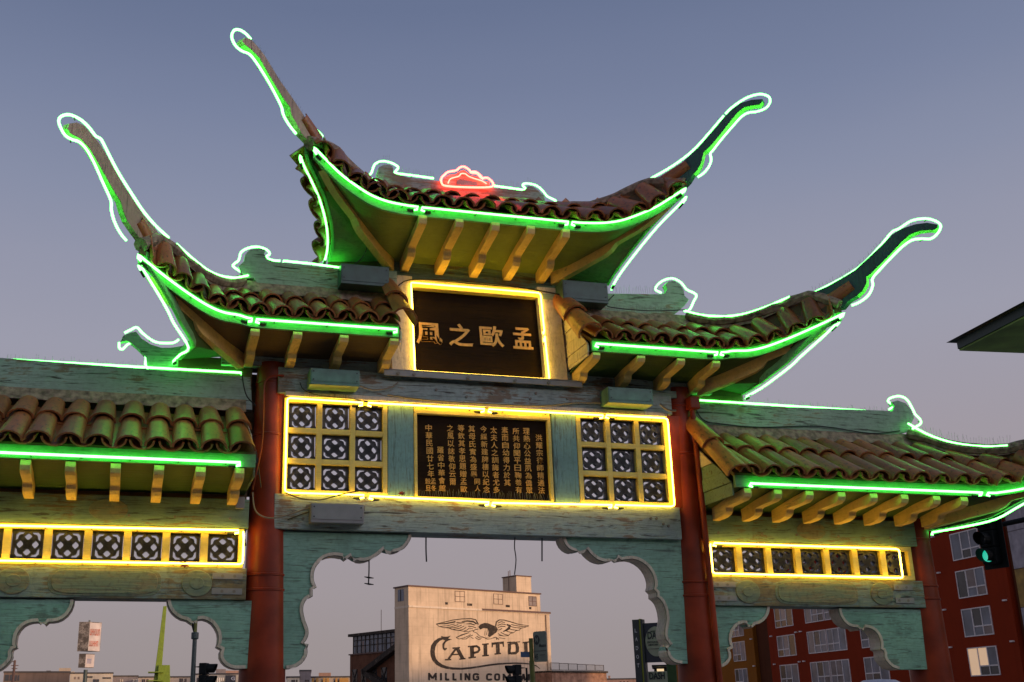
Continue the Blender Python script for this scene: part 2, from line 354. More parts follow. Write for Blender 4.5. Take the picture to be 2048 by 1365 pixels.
# ---- inscription plaque
pl = part('inscription_plaque', 'board', (-0.775, 0.755, 0.085, 0.12, 3.80, 4.72), label='dark plaque with columns of gold Chinese writing')
part('plaque_frame', 'yellow', (-0.80, 0.785, 0.03, 0.12, 4.715, 4.76), (-0.80, 0.785, 0.03, 0.12, 3.775, 3.802), (-0.802, -0.768, 0.028, 0.12, 3.803, 4.714), (0.748, 0.787, 0.028, 0.12, 3.803, 4.714), (-0.80, 0.785, 0.05, 0.12, 4.762, 4.818))
cols = [('洪耀宗律師精通法', 1780, 350, 1215), ('理熱心公益夙為僑眾', 1600, 255, 1215), ('所共仰聞平日鞠養有', 1450, 255, 1205), ('素而自幼得力於其', 1290, 240, 1100),
        ('太夫人之訓誨者尤多', 1130, 240, 1205), ('今綵新建牌樓以紀念', 985, 225, 1200), ('其母氏實為盛舉', 815, 220, 985), ('同人', 895, 985, 1180),
        ('等欽其孝思題贈孟歐', 660, 210, 1195), ('之風以誌敬仰云爾', 505, 210, 1090), ('羅省中華會館', 365, 525, 1180), ('中華民國廿七年', 195, 205, 975), ('穀旦', 185, 980, 1175), ('孟冬', 262, 980, 1175)]
Z830 = lambda x, y: at((830+x*0.13917, 820+y*0.13917), 0.085)
for txt, cx, y0, y1 in cols:
    n = len(txt); lean = 0.055
    for k, ch in enumerate(txt):
        ya = y0+(y1-y0)*k/n; yb = y0+(y1-y0)*(k+1)/n; hw = 46 if ch not in '同人穀旦孟冬' or len(txt) > 3 else 38
        xc = cx+(ya-y0)*lean*0.9 if len(txt) > 2 else cx+(ya-y0)*0.05
        a = Z830(xc-hw, yb-10); b_ = Z830(xc+hw, yb-10); c_ = Z830(xc-hw, ya+6)
        glyph('character', ch, M['gold'], (a.x, 0.085, a.z), (b_.x-a.x, 0, 0), (0, 0, (c_.z-a.z)), 0.006, pl, offset=0.003)
# ---- big sign above
def sgn(x, y, z):                                   # sign leans back: y grows with height
    return V((x, y+0.055+(z-5.19)*0.13, z))
mb = MB(); mb.hexa([sgn(-0.80, 0.09, 5.17), sgn(0.80, 0.09, 5.17), sgn(0.80, 0.13, 5.17), sgn(-0.80, 0.13, 5.17), sgn(-0.80, 0.09, 6.30), sgn(0.80, 0.09, 6.30), sgn(0.80, 0.13, 6.30), sgn(-0.80, 0.13, 6.30)])
sign = mb.build('sign_board', M['board'], gate, label='dark sign board with four large gold Chinese characters')
for x0, x1, z0, z1 in ((-0.80, 0.80, 6.25, 6.36), (-0.80, 0.80, 5.183, 5.20)):
    mb = MB(); mb.hexa([sgn(x0, 0.0, z0), sgn(x1, 0.0, z0), sgn(x1, 0.12, z0), sgn(x0, 0.12, z0), sgn(x0, 0.0, z1), sgn(x1, 0.0, z1), sgn(x1, 0.12, z1), sgn(x0, 0.12, z1)])
    mb.build('sign_rail', M['yellow'], gate, bevel=0.004)
for s in (-1, 1):
    mb = MB(); x0, x1 = sorted((s*0.765, s*1.04)); z0, z1 = 5.183, 6.40
    mb.hexa([sgn(x0, 0.004, z0), sgn(x1, 0.004, z0), sgn(x1, 0.2, z0), sgn(x0, 0.2, z0), sgn(x0, 0.004, z1), sgn(x1, 0.004, z1), sgn(x1, 0.2, z1), sgn(x0, 0.2, z1)])
    mb.build('sign_post', M['cream'], gate, bevel=0.006)
Z810 = lambda x, y: on((810+x*0.14648, 560+y*0.14648), sgn(0, 0.09, 5.19), (0, 1, -0.13))
for ch, x0, y0, x1, y1 in (('風', 155, 580, 510, 870), ('之', 605, 595, 930, 900), ('歐', 1030, 625, 1355, 905), ('孟', 1480, 650, 1750, 940)):
    a = Z810(x0, y1); b_ = Z810(x1, y1); c_ = Z810(x0, y0)
    glyph('character', ch, M['gold'], a, (b_.x-a.x, 0, 0), (0, (c_.z-a.z)*0.13, c_.z-a.z), 0.01, sign, offset=0.016)
part('frieze_board', 'wingbeam', (-1.10, 1.10, 0.33, 0.42, 6.30, 6.64), (-1.05, 1.05, 0.30, 0.328, 6.405, 6.50))
part('back_wall', 'beam', (-1.04, 1.04, 0.405, 0.45, 5.18, 6.29))
for s in (-1, 1):
    part('frieze_end', 'darksoffit', (*sorted((s*1.11, s*1.72)), 0.33, 0.42, 6.38, 6.60)); part('filler_board', 'darksoffit', (*sorted((s*2.25, s*2.76)), 0.41, 0.45, 4.7, 5.16))
# ---- spandrel brackets
def spandrel(pts, corner, yf, th, s=1, mirror_from=None, nm='corner_bracket'):
    """pts: scalloped inner edge; corner: outer corner(s); board with a cream bead along the scallops"""
    inner = [at(p, yf) for p in pts]; out = [V((corner, yf, inner[-1].z)), V((corner, yf, inner[0].z))]
    fix = lambda p: V((p.x*s, p.y, p.z))
    front = [fix(p) for p in inner+out]
    mb = MB(); mb.poly(front, (0, th, 0)); o = mb.build(nm, M['teal'], gate)
    edge = [fix(p) for p in inner]
    cx = sum(p.x for p in front)/len(front); cz = sum(p.z for p in front)/len(front)
    oc = fix(out[1])
    def shrink(P, d):
        R = []
        for i, p in enumerate(P):
            t = (P[min(i+1, len(P)-1)]-P[max(i-1, 0)]).normalized(); nn = V((-t.z, 0, t.x))
            if nn.dot(oc-p) < 0: nn = -nn
            R.append(p+nn*d)
        return R
    A = [p+V((0, -0.016, 0)) for p in edge]; B = [p+V((0, -0.016, 0)) for p in shrink(edge, 0.031)]
    mb = MB(); mb.sheet(A, B, (0, 0.014, 0)); mb.build('edge_bead', M['cream'], o)
    A2 = [p-(q-p).normalized()*0.004 if False else p for p, q in zip(edge, B)]
    mb = MB(); mb.sheet([p+V((0, -0.002, 0))-((q+V((0, .016, 0))-p).normalized()*0.006) for p, q in zip(edge, B)], [p+V((0, th-0.002, 0))-((q+V((0, .016, 0))-p).normalized()*0.006) for p, q in zip(edge, B)])
    mb.build('edge_lining', M['cream'], o)
    return o
Q = T(560, 980, 0.2821, [(930, 320), (925, 345), (915, 365), (900, 390), (880, 412), (855, 428), (830, 437), (805, 440), (780, 438), (757, 432), (735, 422), (718, 440), (700, 456), (675, 474), (650, 489), (620, 500), (590, 505), (560, 502), (530, 491), (500, 470), (470, 492), (455, 480), (440, 473), (410, 467), (380, 465), (345, 470), (310, 484), (285, 504), (262, 530), (245, 558), (236, 590), (234, 620), (238, 650), (246, 670), (257, 690), (228, 708), (228, 755), (208, 762), (190, 774), (175, 790), (165, 812), (160, 835), (160, 862), (166, 895), (175, 930), (187, 960), (197, 990), (199, 1015), (195, 1040), (184, 1062), (168, 1085), (182, 1105), (190, 1130), (191, 1155), (185, 1180), (170, 1207), (150, 1230), (118, 1252), (80, 1265), (42, 1268)])
spandrel(Q, -2.36, 0.10, 0.19, 1)
QR = [(x-12, y+4) for x, y in [(330, 276), (338, 308), (352, 334), (374, 358), (400, 374), (425, 381), (452, 381), (482, 374), (512, 366), (535, 396), (560, 420), (590, 442), (620, 454), (650, 460), (682, 457), (712, 446), (745, 430), (770, 448), (808, 440), (850, 437), (888, 445), (922, 462), (950, 482), (975, 508), (995, 538), (1010, 572), (1019, 610), (1018, 640), (1010, 665), (1035, 690), (1035, 722), (1058, 740), (1078, 765), (1092, 798), (1102, 835), (1108, 880), (1103, 925), (1095, 965), (1093, 1005), (1100, 1035), (1130, 1078), (1113, 1105), (1112, 1135), (1120, 1165), (1140, 1192), (1165, 1210), (1190, 1218), (1222, 1222)]]
spandrel(T(1040, 1000, 0.26738, QR), 2.42, 0.10, 0.21, 1)
Qr = T(0, 1000, 0.3125, [(1072, 640), (1076, 668), (1086, 695), (1104, 722), (1130, 745), (1160, 762), (1195, 770), (1212, 782), (1228, 794), (1245, 775), (1270, 765), (1300, 763), (1330, 772), (1358, 790), (1380, 818), (1395, 850), (1400, 880), (1397, 915), (1388, 940), (1420, 958), (1410, 980), (1410, 1010), (1422, 1035), (1444, 1058), (1475, 1075), (1510, 1082), (1570, 1080)])
Ql = T(0, 1000, 0.3125, [(472, 640), (468, 670), (456, 702), (432, 736), (400, 762), (370, 775), (340, 780), (310, 781), (290, 800), (270, 784), (240, 780), (205, 783), (175, 792), (150, 806), (125, 832), (108, 862), (101, 895), (100, 925), (106, 945), (80, 957), (72, 975), (74, 1005), (62, 1032), (35, 1062), (0, 1088), (-60, 1105)])
for s in (1, -1):
    spandrel(Qr, -2.46, 0.06, 0.19, s); spandrel(Ql, -5.34, 0.06, 0.19, s)
# ---- wing timbers
for s in (-1, 1):
    X = lambda a, b: (min(s*a, s*b), max(s*a, s*b))
    lb = part('wing_lower_beam', 'wornbeam', (*X(2.56, 5.36), 0.02, 0.36, 2.69, 3.0))
    ub = part('wing_upper_beam', 'wingbeam', (*X(2.56, 5.36), 0.02, 0.36, 3.405, 3.70))
    lattice('wing_lattice', s, 2.60, 5.27, 3.004, 3.400, 7, 1, 0.055, 0.075, 0.025)
    part('wing_plate', 'darksoffit', (*X(2.58, 5.7), 0.10, 0.40, 3.702, 3.80))
    bolts(ub, [(s*x, 3.50) for x in (2.75, 3.3, 3.75, 4.3, 5.0)], 0.02, 0.015)
    bolts(lb, [(s*x, z) for x in (2.68, 2.8, 5.0, 5.12) for z in (2.77, 2.92)], 0.02, 0.017)
    for z in (2.77, 2.92):
        for a_, b_ in ((2.60, 2.90), (4.95, 5.2)): part('iron_strap', 'metal', (*X(a_, b_), 0.008, 0.0185, z-0.03, z+0.03), bevel=0, parent=lb)
    def relief(nm, cx, cz, hw, hh, parent, th=0.012):
        out = []
        for a in range(40):
            t = 2*math.pi*a/40; c, q = math.cos(t), math.sin(t)
            out.append(V((s*cx+hw*math.copysign(abs(c)**(0.22 if hw > 2*hh else 1), c), 0.0195-th, cz+hh*math.copysign(abs(q)**(0.75 if hw > 2*hh else 1), q))))
        mb_ = MB(); mb_.poly(out, (0, th, 0)); mb_.build(nm, M['tanrelief'], parent, bevel=0.005)
    relief('cartouche', 3.93, 2.845, 0.50, 0.115, lb, 0.014); relief('roundel', 3.05, 2.845, 0.15, 0.13, lb); relief('roundel', 4.78, 2.845, 0.15, 0.13, lb)
    relief('cartouche_rim', 3.93, 2.845, 0.535, 0.135, lb, 0.006)
    relief('roundel_boss', 3.05, 2.845, 0.07, 0.06, lb, 0.02); relief('roundel_boss', 4.78, 2.845, 0.07, 0.06, lb, 0.02)
    relief('cartouche', 3.95, 3.555, 0.19, 0.11, ub, 0.006)
# ================================================================ roofs
def tile_mesh(up):
    """barrel tile, x across (-.5...5), y along the slope 0..1, z height; up: cover tile, else pan"""
    mb = MB(); n = 7; sgn_ = 1 if up else -1
    def arc(r, y, k=1.0): return [V((r*k*math.cos(math.pi*(1-i/n)), y, sgn_*r*k*math.sin(math.pi*i/n))) for i in range(n+1)]
    k = 0.74 if up else 1.0; k0 = 1.0 if up else 0.9
    o0, o1, i0, i1 = arc(0.5, 0, k0), arc(0.5, 1, k), arc(0.42, 0, k0), arc(0.42, 1, k)
    b = len(mb.v); mb.v += o0+o1+i0+i1; m_ = n+1
    for i in range(n):
        mb.f += [[b+i, b+i+1, b+m_+i+1, b+m_+i], [b+2*m_+i, b+3*m_+i, b+3*m_+i+1, b+2*m_+i+1], [b+i, b+2*m_+i, b+2*m_+i+1, b+i+1], [b+m_+i, b+m_+i+1, b+3*m_+i+1, b+3*m_+i]]
    mb.f += [[b, b+m_, b+3*m_, b+2*m_], [b+n, b+2*m_+n, b+3*m_+n, b+m_+n]]
    me = mb.mesh('roof_tile', M['tile']); me.polygons.foreach_set('use_smooth', [True]*len(me.polygons))
    try: me.set_sharp_from_angle(angle=0.8)
    except Exception: pass
    return me
COVER, PAN = tile_mesh(True), tile_mesh(False)
def arclen(P):
    d = [0.0]
    for a, b in zip(P, P[1:]): d.append(d[-1]+(b-a).length)
    return d
def sample(P, D, t):
    L = t*D[-1]
    for i in range(len(P)-1):
        if D[i+1] >= L or i == len(P)-2:
            f = (L-D[i])/max(D[i+1]-D[i], 1e-9); return P[i].lerp(P[i+1], f)
def resample(P, n):
    P = [V(p) for p in P]; D = arclen(P); return [sample(P, D, i/(n-1)) for i in range(n)]
def lay_tiles(parent, E, R, width, courses, s, hgt=0.105, pan=True, jitter=0.012, over=0.06, skip_end=0.0):
    """tile columns along eave curve E, each running up the ruling to curve R"""
    D = arclen(E); n = max(1, round(D[-1]/width)); nn = len(E)-1
    def ev(t):
        L = t*D[-1]
        for i in range(nn):
            if D[i+1] >= L or i == nn-1:
                f = (L-D[i])/max(D[i+1]-D[i], 1e-9); return E[i].lerp(E[i+1], f), R[i].lerp(R[i+1], f), (E[i+1]-E[i]).normalized()
    for k in range(n):
        for kind in ((0, 1) if pan else (0,)):
            t = (k+0.5+(0.5 if kind else 0))/n
            if t > 1-skip_end: continue
            P, Qp, tg = ev(min(t, 1.0)); ax = Qp-P; L = ax.length
            if L < 0.12: continue
            a = ax/L; nrm = tg.cross(a); nrm = nrm if nrm.z > 0 else -nrm; nrm.normalize(); wv = a.cross(nrm).normalized()
            if wv.dot(tg) < 0: wv = -wv
            cs = courses if L > 0.55 else 1
            for c in range(cs):
                ln = L/cs+(0.07 if c < cs-1 else -0.03*L); P0 = P+a*(L*c/cs)-(a*over if c == 0 else V((0, 0, 0)))
                ln += over if c == 0 else 0
                w_ = D[-1]/n*(0.98 if kind == 0 else 1.0)
                lift = (0.018*c if kind == 0 else 0.01*c)+(0.0 if kind == 0 else 0.055)
                jt = V((random.uniform(-1, 1), random.uniform(-1, 1), random.uniform(-0.6, 0.6)))*jitter
                P0 = P0+nrm*lift+jt; yaw = random.uniform(-0.03, 0.03); a2 = (a+wv*yaw).normalized()
                mt = Matrix((wv*w_, a2*ln, nrm*(hgt*2))).transposed().to_4x4(); mt.translation = P0
                mm = Matrix.Diagonal((s, 1, 1, 1)) @ mt
                o = link('roof_tile', COVER if kind == 0 else PAN, parent); o.matrix_basis = mm
def cyl_trace(px, plan):                            # pixels -> points on a vertical curved surface y = plan(x)
    out = []
    for p in px:
        Y = -0.9
        for _ in range(60): Y = Y*0.5+0.5*plan(at(p, Y).x)
        out.append(at(p, Y))
    return out
def neon(path, kind, r=None, smooth=0, hooks=True, nm='neon_tube', parent=gate):
    P = [V(p) for p in path]; r = r or (0.0100 if kind == 'yellow' else 0.0125)
    if smooth: P = crom(P, smooth)
    if hooks:                                       # ends turned back with a dark electrode boot
        for e in (0, -1):
            a = P[e]; b = P[1] if e == 0 else P[-2]; t = (b-a).normalized()
            h1 = a+V((0, 0.02, -0.022)); h2 = a+t*0.05+V((0, 0.034, -0.03))
            if e == 0: P = [h2, h1+V((0, 0.006, 0))]+P
            else: P = P+[h1+V((0, 0.006, 0)), h2]
            mb = MB(); mb.tube([h2-t*0.012, h2+t*0.06+V((0, 0.01, 0))], 0.017, 8); mb.build('electrode_boot', M['dark'], parent)
    mb = MB(); mb.tube(P, r, 8); o = mb.build(nm, M[kind+'_neon'], parent, smooth=True)
    D_ = arclen(P); k_ = int(D_[-1]/0.42)
    if k_ >= 1 and kind != 'red':
        mb = MB()
        for i in range(k_):
            p_ = sample(P, D_, (i+0.5)/k_); mb.tube([p_+V((0, 0.008, -0.004)), p_+V((0, 0.05, -0.012))], 0.007, 5); mb.tube([p_+V((0, -0.002, -0.015)), p_+V((0, -0.002, 0.015))], 0.0035, 5)
        q_ = mb.build('tube_supports', M['conduit'], parent); q_['kind'] = 'stuff'
    return o
def spikes(path, step, h, parent, nm='bird_spikes'):
    P = [V(p) for p in path]; D = arclen(P); n = int(D[-1]/step); mb = MB()
    for i in range(n+1):
        p = sample(P, D, i/max(n, 1)); j = V((random.uniform(-.02, .02), random.uniform(-.025, .025), h*random.uniform(.7, 1.1)))
        mb.tube([p, p+j], 0.0013, 3, cap=False)
    o = mb.build(nm, M['metal'], parent); o['kind'] = 'stuff'; return o
def quadpoly(mb, A, B): mb.sheet(A, B)
MIRX = lambda P, s: [mir(p, s) for p in P]
def half_roof(nm, s, x0, neon_curve, junc, ridge_end, yr, zr, hip, wall, side, tilew, courses, soff, fas=(0.095, 0.055), sidetiles=True, root=None, drop=0.1, sidesoff='wingsoffit'):
    """one swept half roof on the +x side (mirrored by s): neon_curve runs along the eave from x0 to the corner"""
    E = [p+V((0, 0.05, 0)) for p in neon_curve]                    # fascia face
    jn = min(range(len(E)), key=lambda i: abs(E[i].x-junc))
    EA = resample(E[:jn+1], 12); EB = resample(E[jn:], 26)
    RA = resample([V((x0, yr, zr)), V((ridge_end, yr, zr))], 12); RB = resample(hip, 26)
    Ec = EA+EB[1:]; Rc = RA+RB[1:]
    Et = [p+V((0, -0.045, fas[1]+0.045)) for p in Ec]; Rt = [p+V((0, -0.02, -drop if i < 12 else -drop+(drop-0.03)*(i-11)/(len(Rc)-12))) for i, p in enumerate(Rc)]
    deck = MB(); deck.sheet(MIRX([p+V((0, 0.05, -0.02)) for p in Et], s), MIRX([p+V((0, 0, -0.03)) for p in Rt], s), (0, 0.0, -0.05))
    # back gable wall under the ridge
    rf = deck.build(nm, M['darksoffit'], root or gate)
    lay_tiles(rf, Et, Rt, tilew, courses, s)
    mb = MB(); mb.sheet(MIRX([p+V((0, -0.05, 0.03+random.uniform(-.012, .012))) for p in Rt], s), MIRX([p+V((0, 0.01, 0.0)) for p in Rc], s), (0, 0.03, 0)); mb.build('ridge_mortar', M['mortar'], rf)
    # fascia board
    mb = MB(); A = [p+V((0, 0, -fas[0])) for p in Ec]; B = [p+V((0, 0, fas[1])) for p in Ec]
    mb.sheet(MIRX(A, s), MIRX(B, s), (0, 0.04, 0)); mb.build('fascia_board', M['fascia'], rf)
    # soffit: eave to wall line, fanning round the wall corner
    W0, W1 = V(wall[0]), V(wall[1]); n = len(Ec); WL = []
    for i in range(n):
        f = min(1.0, i/11.0); WL.append(W0.lerp(W1, f) if i < 12 else W1)
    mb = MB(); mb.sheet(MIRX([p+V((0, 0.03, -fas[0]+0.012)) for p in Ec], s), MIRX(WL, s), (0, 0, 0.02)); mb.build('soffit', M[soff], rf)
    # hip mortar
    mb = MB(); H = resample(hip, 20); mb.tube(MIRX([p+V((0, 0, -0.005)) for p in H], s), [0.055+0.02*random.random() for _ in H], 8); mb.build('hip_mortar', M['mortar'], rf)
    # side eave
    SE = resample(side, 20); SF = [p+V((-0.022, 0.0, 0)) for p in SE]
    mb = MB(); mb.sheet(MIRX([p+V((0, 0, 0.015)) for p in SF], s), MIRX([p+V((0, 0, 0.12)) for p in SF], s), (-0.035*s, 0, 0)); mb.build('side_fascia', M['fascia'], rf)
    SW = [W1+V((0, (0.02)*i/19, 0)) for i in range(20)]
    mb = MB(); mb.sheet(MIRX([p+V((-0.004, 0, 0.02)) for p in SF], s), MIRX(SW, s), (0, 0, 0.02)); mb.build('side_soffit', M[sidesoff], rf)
    HS = resample(hip[::-1], 20); Set = [p+V((0.03, 0, 0.13)) for p in SF]
    mb = MB(); mb.sheet(MIRX([p+V((-0.05, 0, -0.02)) for p in Set], s), MIRX([p+V((0, 0, -0.03)) for p in HS], s), (0, 0, -0.04)); mb.build('side_deck', M['darksoffit'], rf)
    if sidetiles: lay_tiles(rf, Set, HS, tilew*1.15, courses, s, over=0.13 if s < 0 else 0.02, hgt=0.125)
    return rf, Ec, Et
def bracket(x, s, prof, parent, w=0.095):
    mb = MB(); mb.poly([V((s*x-w/2, y, z)) for y, z in prof], (w, 0, 0)); return mb.build('eave_bracket', M['ochre'], parent, bevel=0.005)
def hip_rafter(s, W, C, parent, d1=0.16, d2=0.09):
    W, C = V(W), V(C); dn = V((0, 0, -1)); side_ = (C-W).cross(dn).normalized()*0.09
    for t1, dep in ((0.56, d1), (0.90, d2)):
        top = [W.lerp(C, t) for t in (0, t1*0.5, t1)]; bot = []
        for k in range(13):
            t = t1*(1-k/12); u = k/12
            prof_ = dep*min(1.0, math.sin(min(1, u*4.0)*math.pi/2))*(1.0 if u < 0.75 else 1.0)
            bot.append(W.lerp(C, t)+dn*prof_)
        pts = [mir(p-side_*0.5, s) for p in top+bot[1:]]
        mb = MB(); mb.poly(pts, mir(side_, s)); mb.build('hip_rafter', M['ochre'], parent)
        side_ = side_*0.94
def horn(s, P0, dirv, wood, th, neon_px, mat, parent, tile_px, flip=1):
    """upswept horn board standing in the vertical plane of the hip"""
    dirv = V(dirv).normalized(); n = V((-dirv.y, dirv.x, 0)); n = -n if n.y > 0 else n    # toward the viewer
    P0 = mir(P0, s); n = mir(n, s)
    Wp = [on(p, P0, n) for p in wood]
    mb = MB(); mb.poly(Wp, -n*th); o = mb.build('horn', M[mat], parent)
    ti = max(range(len(Wp)), key=lambda i: (Wp[i]-Wp[0]).length); low = Wp[ti+1:-4]; cen = sum(Wp, V((0, 0, 0)))/len(Wp)
    el = []
    for i, p in enumerate(low):
        t = (low[min(i+1, len(low)-1)]-low[max(i-1, 0)]).normalized(); m_ = t.cross(n).normalized(); m_ = -m_ if m_.z > 0 else m_; el.append(p+m_*0.004)
    mb = MB(); mb.sheet([p-n*0.004 for p in el], [p-n*(th-0.002) for p in el]); mb.build('horn_edge', M['hornedge'], o)
    spikes([p+V((0, 0, 0.0))-n*th*0.5 for p in Wp[1:ti-1]], 0.03, 0.09, parent)
    for seg in neon_px:
        neon([on(p, V(P0)-n*th*(0.5 if s > 0 else 0.3), n) for p in seg], 'green', smooth=4, hooks=False, parent=parent)
    a, b = [on(p, P0, n) for p in tile_px]; ax = b-a
    wv = ax.normalized().cross(n); mt = Matrix((wv*0.17, ax, n*0.09)).transposed().to_4x4(); mt.translation = a
    o2 = link('hip_end_tile', COVER, parent); o2.matrix_basis = mt
    return o, n
R1 = lambda pts: T(0, 200, 0.41026, pts)
R2 = lambda pts: T(420, 30, 0.42491, pts)
W3L = R2([(530, 600), (520, 572), (450, 488), (420, 440), (380, 380), (330, 310), (290, 245), (260, 195), (225, 150), (190, 112), (165, 108), (150, 125), (165, 140), (195, 163), (232, 200), (262, 252), (302, 322), (352, 402), (377, 432), (383, 470), (402, 502), (432, 560), (470, 600), (500, 640)])
N3L = [R2([(192, 114), (165, 86), (135, 70), (112, 75), (102, 105), (120, 145), (150, 170), (185, 185), (215, 220), (260, 290), (300, 360), (335, 430), (345, 470), (370, 515), (405, 560)]), R2([(470, 510), (500, 540), (530, 572)])]
W4L = R1([(800, 690), (760, 632), (700, 562), (640, 472), (600, 412), (550, 322), (510, 252), (480, 206), (440, 160), (410, 126), (375, 110), (338, 116), (330, 140), (345, 165), (395, 190), (440, 240), (480, 310), (520, 380), (560, 450), (590, 495), (602, 540), (622, 592), (662, 650), (705, 705), (760, 770), (800, 770)])
N4L = [R1([(822, 672), (760, 615), (700, 545), (640, 455), (580, 360), (540, 285), (505, 215), (490, 190), (465, 175), (430, 130), (390, 95), (340, 73), (300, 80), (286, 105), (300, 145), (320, 175), (350, 193), (385, 205), (420, 240), (460, 310), (500, 400), (540, 490), (543, 540), (560, 600), (590, 655), (615, 685)])]
R3 = lambda pts: T(900, 150, 0.35903, pts)
R4 = lambda pts: T(1100, 420, 0.390625, pts)
# ---------------------------------------------------------------- top roof
plan_t = lambda x: -0.637 if x < 0.891 else -0.637-0.438*((x-0.891)/1.234)**1.5
ct = cyl_trace(R3([(665, 818), (750, 825), (860, 825), (960, 810), (1060, 775), (1150, 735), (1220, 692), (1312, 632)]), plan_t)
NT = [V((0, -0.637, 6.878)), V((0.4, -0.637, 6.878)), V((0.86, -0.637, 6.878))]+ct[1:]
NTs = crom(NT, 6)
HT0 = V((2.17, -0.95, 7.3)); HTd = V((1, -0.95, 0))
HTn = V((0.95, 1, 0)).normalized()
hipT = [on(p, HT0, HTn) for p in R3([(640, 735), (720, 735), (800, 727), (900, 693), (980, 660), (1060, 618), (1115, 598)])]
hipT = [V((0.76, 0.40, 7.56)), V((0.92, 0.24, 7.47))]+hipT
REND = hipT[0].x; RY = hipT[0].y; RZ = hipT[0].z
sideT = [V(p) for p in ((2.225, -0.86, 7.235), (2.174, -0.772, 7.167), (2.057, -0.627, 7.044), (1.951, -0.491, 6.916), (1.859, -0.311, 6.781), (1.795, -0.113, 6.669), (1.76, 0.107, 6.578), (1.76, 0.312, 6.511))]
hipT = hipT+[V((sideT[0].x*0.5+NTs[-1].x*0.5, (sideT[0].y+NTs[-1].y)*0.5, NTs[-1].z+0.12))]
DBG = [('hipT', hipT), ('sideT', sideT), ('ct', ct)]
top_roof = MB().box(-0.5, 0.5, RY-0.02, RY+0.05, 6.7, RZ-0.05).build('top_roof', M['darksoffit'], gate, label='topmost tiled roof with the tallest pair of upswept horns')
roofs = {}
for s in (-1, 1):
    rf, Ec, Et = half_roof('top_roof_half', s, 0.0, NTs, 0.875, REND, RY, RZ, hipT, ((0.0, 0.33, 6.62), (1.05, 0.33, 6.60)), sideT, 0.245, 2, 'soffit', root=gate, drop=0.05, sidesoff='litgreen', fas=(0.085, 0.03))
    hip_rafter(s, (1.0, 0.30, 6.62), NTs[-1]+V((0, 0.08, -0.10)), rf)
    neon([mir(p, s) for p in NTs if p.x > 0.9], 'green', parent=rf)
    neon([mir(p+V((0.02, 0, 0)), s) for p in crom(sideT, 4)], 'green', parent=rf)
    W3 = R3([(1115, 590), (1200, 560), (1280, 500), (1340, 445), (1400, 385), (1470, 302), (1530, 232), (1570, 192), (1620, 157), (1680, 139), (1742, 135), (1738, 148), (1720, 165), (1690, 167), (1640, 178), (1602, 207), (1560, 257), (1500, 335), (1450, 395), (1410, 430), (1402, 468), (1392, 500), (1376, 528), (1355, 550), (1330, 590), (1295, 625), (1200, 655), (1130, 640)])
    N3 = [R3([(1115, 580), (1240, 508), (1350, 425), (1440, 328), (1525, 228)]),
          R3([(1535, 218), (1560, 192), (1600, 160), (1660, 125), (1725, 108), (1772, 120), (1783, 150), (1760, 185), (1710, 205), (1660, 212), (1620, 237), (1570, 292), (1510, 362), (1465, 420), (1450, 440), (1455, 475), (1440, 515), (1410, 550), (1380, 570)])]
    horn(s, HT0, HTd, W3 if s > 0 else W3L, 0.10 if s > 0 else 0.075, N3 if s > 0 else N3L, 'hornwood' if s < 0 else 'horngreen', rf, R3([(1170, 610), (1325, 500)]) if s > 0 else R2([(510, 590), (440, 480)]))
    roofs['t', s] = rf
neon([(-0.86, -0.637, 6.875), (0.0, -0.64, 6.874), (0.86, -0.637, 6.876)], 'green')
for x in (-0.84, -0.42, 0.0, 0.42, 0.84):
    bracket(x, 1, [(-0.60, 6.80), (-0.605, 6.76), (-0.585, 6.705), (-0.52, 6.69), (-0.12, 6.63), (-0.09, 6.615), (-0.08, 6.57), (-0.04, 6.53), (0.06, 6.505), (0.27, 6.475), (0.33, 6.475), (0.33, 6.63)], gate)
# ridge board of the top roof
RT = lambda pts: T(720, 310, 0.20020, pts)
yt = RY
mb = MB(); mb.poly([at(p, yt) for p in RT([(150, 345), (165, 240), (175, 165), (190, 122), (240, 97), (300, 97), (330, 120), (335, 150), (330, 180), (370, 192), (480, 225), (740, 255), (1340, 330), (1620, 357), (1650, 347), (1680, 312), (1720, 312), (1780, 352), (1830, 402), (1850, 440), (1850, 540), (1200, 520), (600, 440)])], (0, 0.09, 0))
ridge_t = mb.build('ridge_board', M['peeled'], gate, bevel=0.006)
n1 = RT([(70, 212), (108, 190), (125, 150), (145, 100), (190, 70), (250, 65), (310, 80), (360, 105), (382, 132), (350, 170), (372, 186), (540, 208), (735, 236)])
n2 = RT([(1345, 312), (1500, 332), (1640, 350), (1643, 325), (1625, 305), (1642, 288), (1700, 290), (1770, 312), (1830, 365), (1870, 415), (1950, 455), (1945, 475), (1890, 490)])
for q in (n1, n2): neon([at(p, yt+0.05) for p in q], 'green', smooth=3, hooks=False)
neon([at(p, yt-0.06) for p in RT([(1885, 475), (1960, 492), (2048, 508)])], 'green', hooks=False); neon([at(p, yt-0.06) for p in RT([(25, 182), (120, 240), (250, 320)])], 'green', hooks=False)
nr = RT([(845, 200), (880, 172), (960, 156), (1000, 126), (1040, 120), (1090, 150), (1112, 178), (1170, 188), (1215, 232), (1270, 230), (1318, 268), (1330, 308), (1280, 325), (1080, 325), (860, 312), (815, 280), (815, 232), (845, 200)])
neon([at(p, yt-0.05) for p in nr], 'red', smooth=4, hooks=False)
neon([at(p, yt-0.055) for p in RT([(1110, 172), (1150, 170), (1195, 200), (1230, 245)])], 'red', smooth=4, hooks=False)
neon([at(p, yt-0.045) for p in RT([(880, 285), (905, 240), (985, 215), (1010, 190), (1050, 190), (1085, 215), (1150, 240), (1220, 262), (1265, 290)])], 'red', r=0.008, smooth=4, hooks=False)
